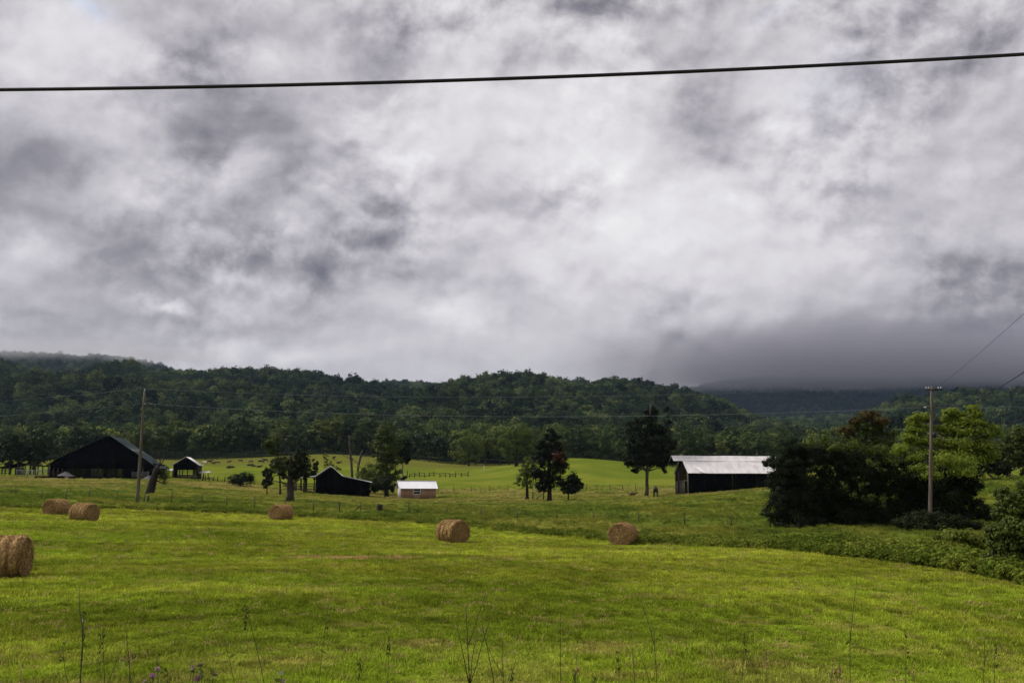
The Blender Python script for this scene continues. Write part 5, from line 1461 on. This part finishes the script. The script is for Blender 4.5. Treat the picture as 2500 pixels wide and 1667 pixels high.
for i, (px, py, Y0) in enumerate(FP):
    Y = yhit(px, py, 70, 112); b = gp(px, Y); o = put('post', PM, None, fr, loc=b - fo)
    h = 1.0 if px < 1000 else .75; o.scale = (1.25, 1.25, h); o.rotation_euler = (rng.normal() * .03, rng.normal() * .04 - (.16 if px in (1264, 1451) else 0), 0); tops.append(b + np.array((0, 0, h)) - fo)
for f in (.9, .55, .25):
    p = np.array([t - np.array((0, 0, (1 - f) * .9)) for t in tops]); mb = MB(); mb.tube(p, .006, 5, False); put('wire', mb.mesh('wire'), M['rust'], fr)
for (px, py, w, h, kind) in ((361, 1228, .19, .75, 'stub_post'), (828.5, 1247, .12, .72, 'stub_post'), (924, 1248, .32, .72, 'stub_post'), (931, 1248, .26, .66, 'stub_post')):
    Y = yhit(px, py, 70, 112); b = gp(px, Y); mb = MB(); mb.tube([(0, 0, -.3), (0, 0, h * .5), (.02, 0, h)], [w * .62, w * .55, w * .45], 9, True, .1, rng); put('wooden_post', mb.mesh('wooden_post'), M['dark_grey_wood'], fr, loc=b - fo, smooth=False)
Y = yhit(881, 1248, 70, 112); mb = MB(); mb.bar(gp(863, Y) - fo + np.array((0, 0, .05)), gp(881, Y) - fo + np.array((0, 0, .55)), .09); put('brace', mb.mesh('brace'), M['dark_grey_wood'], fr)

# second fence line on the pasture (barely visible posts)
fr = thing('pasture_fence', 'sparse old posts of a second fence in front of the bright meadow', 'fence', gp(1200, 222)); fo = np.array(fr.location)
for px in (1070, 1108, 1150, 1195, 1240, 1300, 1325, 1432, 1458, 1490, 1520, 1552):
    b = gp(px, 222); o = put('post', PM, None, fr, loc=b - fo); o.scale = (2.0, 2.0, 1.25); o.rotation_euler = (rng.normal() * .04, rng.normal() * .06, 0)
b0 = gp(1308, 160); b1 = gp(1327, 160)
mb = MB(); mb.bar(b0 + np.array((0, 0, .05)) - fo, b1 + np.array((0, 0, 1.0)) - fo, .1); put('brace', mb.mesh('brace'), M['dark_grey_wood'], fr)
for px in (1301, 1327):
    mb = MB(); q = gp(px, 160) - fo; mb.tube([q, q + np.array((0, 0, 1.25))], .09, 8); put('wooden_post', mb.mesh('wooden_post'), M['dark_grey_wood'], fr)

# corral rails on the meadow
cr = thing('corral', 'weathered wooden corral rails on the far meadow behind the shed', 'corral', gp(1070, 300)); co = np.array(cr.location)
prev = None; rng = np.random.default_rng(13)
for i, px in enumerate((994, 1000, 1012, 1024, 1036, 1048, 1060, 1074, 1088, 1098, 1112, 1126, 1143)):
    b = gp(px, 300 + rng.uniform(-3, 3)); h = rng.uniform(1.1, 1.7) + (.4 if px in (994, 1143) else 0)
    mb = MB(); mb.tube([(0, 0, -.3), (rng.normal() * .06, 0, h)], [.13, .11], 7); put('post', mb.mesh('post'), M['dark_grey_wood'], cr, loc=b - co)
    if prev is not None:
        for z in (.5, 1.05):
            if rng.random() < .8:
                mb = MB(); mb.bar(prev - co + np.array((0, 0, z + rng.normal() * .1)), b - co + np.array((0, 0, z + rng.normal() * .12)), .05, .14); put('rail', mb.mesh('rail'), M['dark_grey_wood'], cr)
    prev = b
b = gp(1182, 318); mb = MB(); mb.tube([(0, 0, -.3), (0, 0, 2.2)], .07, 8); mb.box(-.13, .13, -.05, .05, 2.15, 2.3)
tag(put('white_post', mb.mesh('white_post'), M['pale_wood'], loc=b), 'thin white marker post on the meadow right of the corral', 'post')
# yard posts by the open shed
yr = thing('yard_fence', 'short crooked posts and rails right of the small open shed', 'fence', gp(520, 222)); yo = np.array(yr.location); prev = None
for px in (468, 494, 502, 511, 520, 531, 548):
    b = gp(px, 222); mb = MB(); mb.tube([(0, 0, -.3), (rng.normal() * .1, 0, rng.uniform(.9, 1.5))], [.12, .1], 7); put('post', mb.mesh('post'), M['dark_grey_wood'], yr, loc=b - yo)
    if prev is not None and px < 525:
        mb = MB(); mb.bar(prev - yo + np.array((0, 0, .8)), b - yo + np.array((0, 0, .7)), .06, .12); put('rail', mb.mesh('rail'), M['dark_grey_wood'], yr)
    prev = b
mb = MB(); mb.bar(gp(472, 219) - yo + np.array((0, 0, .9)), gp(490, 219) - yo + np.array((0, 0, .0)), .12); put('brace', mb.mesh('brace'), M['dark_grey_wood'], yr)


# ------------------------------------------------------------------ cattle
def cow_mesh(pose):
    """one continuous body grown from a skeleton; nose towards +X"""
    J = []; R = []; E = []

    def j(p, r, parent=None):
        J.append(p); R.append(r if isinstance(r, tuple) else (r, r))
        if parent is not None: E.append((parent, len(J) - 1))
        return len(J) - 1
    lie = pose == 'lying'; dz = -.62 if lie else 0.0
    hip = j((-.62, 0, 1.12 + dz), (.27, .30)); bel = j((-.05, 0, 1.02 + dz), (.34, .37), hip); che = j((.50, 0, 1.02 + dz), (.28, .36), bel)
    nk = j((.82, 0, 1.12 + dz if pose != 'grazing' else .98), (.16, .22), che)
    if pose == 'grazing':
        n2 = j((1.08, .02, .68), (.12, .16), nk); hd = j((1.22, .03, .34), (.11, .12), n2); j((1.30, .03, .10), (.07, .08), hd)
    else:
        n2 = j((1.08, .02, 1.32 + dz), (.13, .15), nk); hd = j((1.26, .03, 1.36 + dz), (.12, .13), n2); j((1.54, .03, 1.20 + dz), (.075, .08), hd)
    j((hd and J[hd][0] - .08, .20, J[hd][2] + .07), .035, hd); j((J[hd][0] - .08, -.16, J[hd][2] + .07), .035, hd)
    for s in (-1, 1):
        if lie:
            a = j((.52, s * .26, .34), .10, che); b = j((.80, s * .30, .10), .07, a); j((.55, s * .34, .07), .06, b)
            a = j((-.55, s * .30, .32), .14, hip); b = j((-.20, s * .42, .12), .09, a); j((-.48, s * .48, .07), .06, b)
        else:
            a = j((.50, s * .20, .70), .12, che); b = j((.50, s * .20, .40), .062, a); c_ = j((.50, s * .20, .08), .05, b); j((.56, s * .20, .02), .055, c_)
            a = j((-.58, s * .21, .76), .15, hip); b = j((-.74, s * .21, .46), .068, a); c_ = j((-.68, s * .21, .08), .05, b); j((-.62, s * .21, .02), .055, c_)
    t = j((-.90, 0, 1.12 + dz), .04, hip); j((-.98, 0, .55 if not lie else .15), .03, t)
    me = bpy.data.meshes.new('cow'); me.from_pydata(J, E, [])
    o = bpy.data.objects.new('cow_build', me); C.objects.link(o)
    o.modifiers.new('skin', 'SKIN'); sd = me.skin_vertices[0].data if me.skin_vertices else None
    if sd is None:
        bpy.context.view_layer.objects.active = o; bpy.ops.mesh.customdata_skin_add(); sd = me.skin_vertices[0].data
    for i, v in enumerate(sd): v.radius = R[i]; v.use_root = (i == 0)
    sb = o.modifiers.new('sub', 'SUBSURF'); sb.levels = 1; sb.render_levels = 1
    dg = bpy.context.evaluated_depsgraph_get(); dg.update()
    out = bpy.data.meshes.new_from_object(o.evaluated_get(dg)); out.name = 'cow_' + pose
    bpy.data.objects.remove(o); bpy.data.meshes.remove(me)
    if len(out.polygons): out.polygons.foreach_set('use_smooth', np.ones(len(out.polygons), bool))
    return out


COW = {p: cow_mesh(p) for p in ('standing', 'grazing', 'lying')}


def cow(px, py, y0, y1, pose, col, rz, label, sc=1.0, group='cattle scattered over the far pasture'):
    Y = yhit(px, py, y0, y1); b = gp(px, Y, .03)
    me = COW[pose].copy(); me.materials.clear(); me.materials.append(M['cow_' + col])
    o = put('cow', me, None, loc=b); o.rotation_euler = (0, 0, math.radians(rz)); o.scale = (sc,) * 3
    return tag(o, label, 'cow', group)


cow(1601, 1213, 150, 200, 'standing', 'black', 80, 'black cow seen from behind under the tall bare trunked tree', 1.2, 'cattle by the tall tree')
cow(1543, 1209, 150, 205, 'lying', 'red', 10, 'red brown calf lying left of the tall bare trunked tree', .75, 'cattle by the tall tree')
far = [(511, 1131, 'standing', 'black', 5, 'largest black cow standing above the shrub on the far pasture'), (501, 1133, 'standing', 'white', 170, 'small cream calf beside the largest black cow'),
       (521, 1134, 'standing', 'red', 60, 'small brown calf right of the largest black cow'), (532, 1133, 'grazing', 'red', 200, 'small brown cow second right of the largest black cow'),
       (559, 1131, 'standing', 'red', 0, 'tiny brown cow on the crest midway along the herd'), (586, 1128, 'grazing', 'red', 20, 'brown cow on the crest above the low bush'),
       (558, 1143, 'lying', 'black', 0, 'long black cow lying low on the slope above the bush'), (567, 1142, 'lying', 'black', 180, 'black cow lying next to the long low one'),
       (608, 1137, 'lying', 'black', 10, 'black cow lying right above the low bush'), (613, 1130, 'grazing', 'red', 170, 'reddish cow on the crest right of the low bush'),
       (619, 1139, 'lying', 'black', 190, 'black cow lying second right of the low bush'), (632, 1141, 'lying', 'black', 0, 'small black cow lying third right of the low bush'),
       (636, 1131, 'grazing', 'black', 15, 'black cow grazing on the crest left of the slender tree'), (648, 1128, 'standing', 'black', 180, 'black cow on the crest nearest the slender tree'),
       (815, 1122, 'standing', 'black', 70, 'lone black cow on the crest above the flared barn'), (826, 1131, 'lying', 'black', 0, 'black cow lying below the lone one above the flared barn'),
       (860, 1126, 'standing', 'black', 100, 'black cow half hidden behind the straight dead trunk')]
for (px, py, po, co_, rz, lab) in far: cow(px, py, 285, 436, po, co_, rz, lab, 1.0 if co_ == 'black' else .85)


# ------------------------------------------------------------------ near stalks and clover on the roadside bank
def stalk(px_top, py_top, px_base, Y, label, seed, rad=.0035, heads=0, forks=0, leafy=0):
    rng = np.random.default_rng(seed); b = gp(px_base, Y, .03)
    r = thing('weed_stalk', label, 'weed', b, 0, 'tall weed stalks on the near bank')
    top = P(px_top, py_top, Y); p = np.linspace(0, 1, 12)[:, None]; q = b * (1 - p) + top * p; q[:, 0] += np.sin(p[:, 0] * 3.14) * rng.normal() * .03
    mb = MB(); mb.tube(q, np.linspace(rad, rad * .35, 12), 6, True); put('stem', mb.mesh('stem', b), M['stalk'], r, smooth=True)
    for i in range(forks):
        j = rng.integers(6, 11); e = q[j] + np.array((rng.choice([-1, 1]) * rng.uniform(.04, .12), rng.normal() * .05, rng.uniform(.12, .32)))
        mb = MB(); mb.tube(wobble(q[j], e, 5, .006, rng), np.linspace(rad * .6, rad * .25, 5), 5, True); put('side_stem', mb.mesh('side_stem', b), M['stalk'], r, smooth=True)
    n = leafy or 7
    c = q[rng.integers(3, 11, n)] + rng.normal(size=(n, 3)) * .012; V, Q = leaf_quads(c, .022, rng, .2, .25, .6); put('leaf', np_mesh('leaf', V - b, Q), M['leaf_weed'], r)
    if heads:
        c = q[-1] + np.stack([rng.normal(0, .005, heads), rng.normal(0, .005, heads), rng.uniform(-.11, .015, heads)], 1); V, Q = leaf_quads(c, .011, rng, .1, .35, 1.2)
        put('seed_head', np_mesh('seed_head', V - b, Q), M['leaf_mid'], r)


ST = [(1137, 1478, 1150, 4.6, 'tall forked weed stalk at bottom centre', 4, 0, .0042), (1176, 1522, 1192, 4.5, 'bent weed stalk right of the tall forked one', 1, 0, .0042), (600, 1480, 655, 4.6, 'tall slanting stalk with seed head left of centre', 0, 40, .003),
      (205, 1500, 200, 4.4, 'thick dark stalk near the lower left corner', 2, 30, .005), (306, 1515, 306, 4.5, 'thin upright stalk right of the thick dark one', 0, 0, .003), (1368, 1500, 1385, 4.7, 'thin stalk below the rightmost hay bale', 0, 0, .003),
      (1540, 1540, 1545, 4.6, 'thin upright stalk right of centre', 0, 0, .0028), (1595, 1530, 1605, 4.5, 'thin stalk with side shoots right of centre', 2, 0, .003), (2075, 1520, 2090, 4.6, 'thin stalk in the lower right field', 1, 0, .003),
      (2212, 1545, 2225, 4.5, 'upright stalk far right of the lower field', 0, 12, .003), (2405, 1530, 2440, 4.5, 'slanting stalk in the lower right corner', 1, 0, .003), (800, 1490, 790, 4.7, 'faint thin stalk left of the centre', 0, 14, .0025),
      (1225, 1560, 1265, 4.4, 'leaning stalk just right of bottom centre', 1, 0, .003), (250, 1540, 262, 4.4, 'slim stalk with forked top near the lower left corner', 2, 16, .003), (545, 1545, 570, 4.5, 'short slanting stalk left of the seed head stalk', 0, 0, .0025)]
for i, (a, b_, c_, Y, lab, fk, hd, rd) in enumerate(ST): stalk(a, b_, c_, Y, lab, 200 + i, rd, hd, fk)


rng = np.random.default_rng(77)
for i in range(22):
    px = rng.uniform(20, 2480); Y = rng.uniform(4.2, 5.0); b = gp(px, Y, .03); r = thing('grass_stalk', ('pale tipped' if i % 3 == 0 else 'green tipped') + ' thin grass stalk on the near verge ' + ['at the lower left', 'left of bottom centre', 'at bottom centre', 'right of bottom centre', 'at the lower right'][min(4, int(px / 500))], 'grass stalk', b, 0, 'grass stalks on the near bank')
    top = P(px + rng.normal() * 22, rng.uniform(1560, 1660), Y); q = wobble(b, top, 9, .012, rng); mb = MB(); mb.tube(q, np.linspace(.0026, .0010, 9), 5, True); put('stem', mb.mesh('stem', b), M['stalk'], r, smooth=True)
    c = q[-1] + np.stack([rng.normal(0, .006, 24), rng.normal(0, .006, 24), rng.uniform(-.09, .01, 24)], 1); V, Q = leaf_quads(c, .010, rng, .1, .35, 1.2); put('seed_head', np_mesh('seed_head', V - b, Q), M['straw' if i % 3 == 0 else 'leaf_mid'], r)


def clover(px, Y, heads, label, seed):
    rng = np.random.default_rng(seed); b = gp(px, Y, .02); r = thing('clover_plant', label, 'clover', b, 0, 'clover in flower on the near bank')
    sm = MB(); lv = []
    for (hx, hy, hr) in heads:
        t = P(hx, hy, Y + rng.uniform(-.1, .1)); q = wobble(b + rng.normal(size=3) * np.array((.05, .05, 0)), t, 7, .008, rng); sm.tube(q, np.linspace(.003, .0016, 7), 5, True)
        lv += [q[i] + rng.normal(size=3) * .02 for i in (3, 4, 5, 5, 6) for _ in range(5)]
        k = 150; d = rng.normal(size=(k, 3)); d /= np.linalg.norm(d, axis=1)[:, None]; c = t + d * hr * rng.uniform(.45, 1.0, k)[:, None]
        V, Q = leaf_quads(c, hr * .34, rng, .3, .3, .4); put('flower', np_mesh('flower', V - b, Q), M['pink'], r)
    put('stem', sm.mesh('stem', b), M['stalk'], r, smooth=True)
    V, Q = leaf_quads(np.array(lv), .02, rng, .7, .7); put('leaf', np_mesh('leaf', V - b, Q), M['leaf_weed'], r)


clover(380, 4.7, [(384, 1634, .014), (372, 1648, .014), (354, 1664, .012)], 'left clump of pink clover flowers at the bottom', 1)
clover(470, 4.7, [(470, 1629, .013), (490, 1621, .010), (481, 1657, .013), (486, 1650, .010), (522, 1643, .008)], 'right clump of pink clover flowers at the bottom', 2)
clover(690, 4.6, [(690, 1662, .012)], 'single faded clover flower at the bottom right of the clumps', 3)

# ------------------------------------------------------------------ air: haze and low cloud on the ridges
def vol_mat(name, col, dens, aniso=.2):
    m, N, L = newmat(name); v = N.new('ShaderNodeVolumePrincipled'); v.inputs['Color'].default_value = (*col, 1); v.inputs['Density'].default_value = dens
    v.inputs['Anisotropy'].default_value = aniso
    o = N.new('ShaderNodeOutputMaterial'); L.new(v.outputs[0], o.inputs['Volume']); return m


mb = MB(); mb.box(-7000, 7000, -300, 7000, -70, 640)
tag(put('haze', mb.mesh('haze'), vol_mat('haze', (.50, .70, 1.0), 3.2e-5)), 'thin bluish haze in the air over the valley', 'haze', None, 'stuff')


def cloud_bank(label, px, py, Y, rx, ry, rz, col, dens, b0=.22, top=1.4, nscale=(8.0, 4.0, 1.5), namp=.38):
    """soft low cloud: a sharp-ish ragged underside, thinning out upwards and to the sides"""
    m, N, L = newmat('low_cloud'); tc = N.new('ShaderNodeTexCoord'); q = tc.outputs['Object']

    def mr(sock, a, b, c, d):
        n = N.new('ShaderNodeMapRange'); n.interpolation_type = 'SMOOTHSTEP'; L.new(sock, n.inputs[0])
        for i_, v_ in enumerate((a, b, c, d)): n.inputs[1 + i_].default_value = v_
        return n.outputs[0]

    def mul(a, b):
        n = N.new('ShaderNodeMath'); n.operation = 'MULTIPLY'; L.new(a, n.inputs[0]); L.new(b, n.inputs[1]); return n.outputs[0]
    mp = N.new('ShaderNodeMapping'); L.new(q, mp.inputs[0]); mp.inputs['Scale'].default_value = nscale
    nz = N.new('ShaderNodeTexNoise'); L.new(mp.outputs[0], nz.inputs['Vector']); nz.inputs['Scale'].default_value = 1; nz.inputs['Detail'].default_value = 5
    sp = N.new('ShaderNodeSeparateXYZ'); L.new(q, sp.inputs[0])
    zz = N.new('ShaderNodeMath'); zz.operation = 'MULTIPLY_ADD'; L.new(nz.outputs[0], zz.inputs[0]); zz.inputs[1].default_value = namp; L.new(sp.outputs['Z'], zz.inputs[2])
    low = mr(zz.outputs[0], -1 + namp, -1 + namp + b0, 0, 1); up = mr(sp.outputs['Z'], 1.0, 1.0 - top, 0, 1)
    xy = N.new('ShaderNodeCombineXYZ'); L.new(sp.outputs['X'], xy.inputs[0]); L.new(sp.outputs['Y'], xy.inputs[1])
    ln = N.new('ShaderNodeVectorMath'); ln.operation = 'LENGTH'; L.new(xy.outputs[0], ln.inputs[0]); sd = mr(ln.outputs['Value'], 1.0, .25, 0, dens)
    v = N.new('ShaderNodeVolumePrincipled'); v.inputs['Color'].default_value = (*col, 1); L.new(mul(mul(low, up), sd), v.inputs['Density'])
    o = N.new('ShaderNodeOutputMaterial'); L.new(v.outputs[0], o.inputs['Volume'])
    c = P(px, py, Y); k = Y / F
    bm = bmesh.new(); bmesh.ops.create_cone(bm, cap_ends=True, segments=32, radius1=1, radius2=1, depth=2); me = bpy.data.meshes.new('low_cloud'); bm.to_mesh(me); bm.free()
    ob = put('low_cloud', me, m, loc=c); ob.scale = (rx * k, ry, rz * k)
    return tag(ob, label, 'cloud', None, 'stuff')


cloud_bank('dark grey low cloud hiding the top of the far blue mountain', 2150, 868, 3000, 900, 300, 108, (.46, .45, .53), .010)
cloud_bank('pale mist drifting over the far ridge at left', 90, 856, 2060, 430, 130, 54, (.9, .9, .94), .0085, .6, 1.3, (8, 8, 1.0), 1.25)
cloud_bank('thin mist wisp between the hills above the big barn', 400, 872, 2070, 190, 90, 40, (.9, .9, .94), .007, .5, 1.2, (5, 5, 1.2), 1.0)
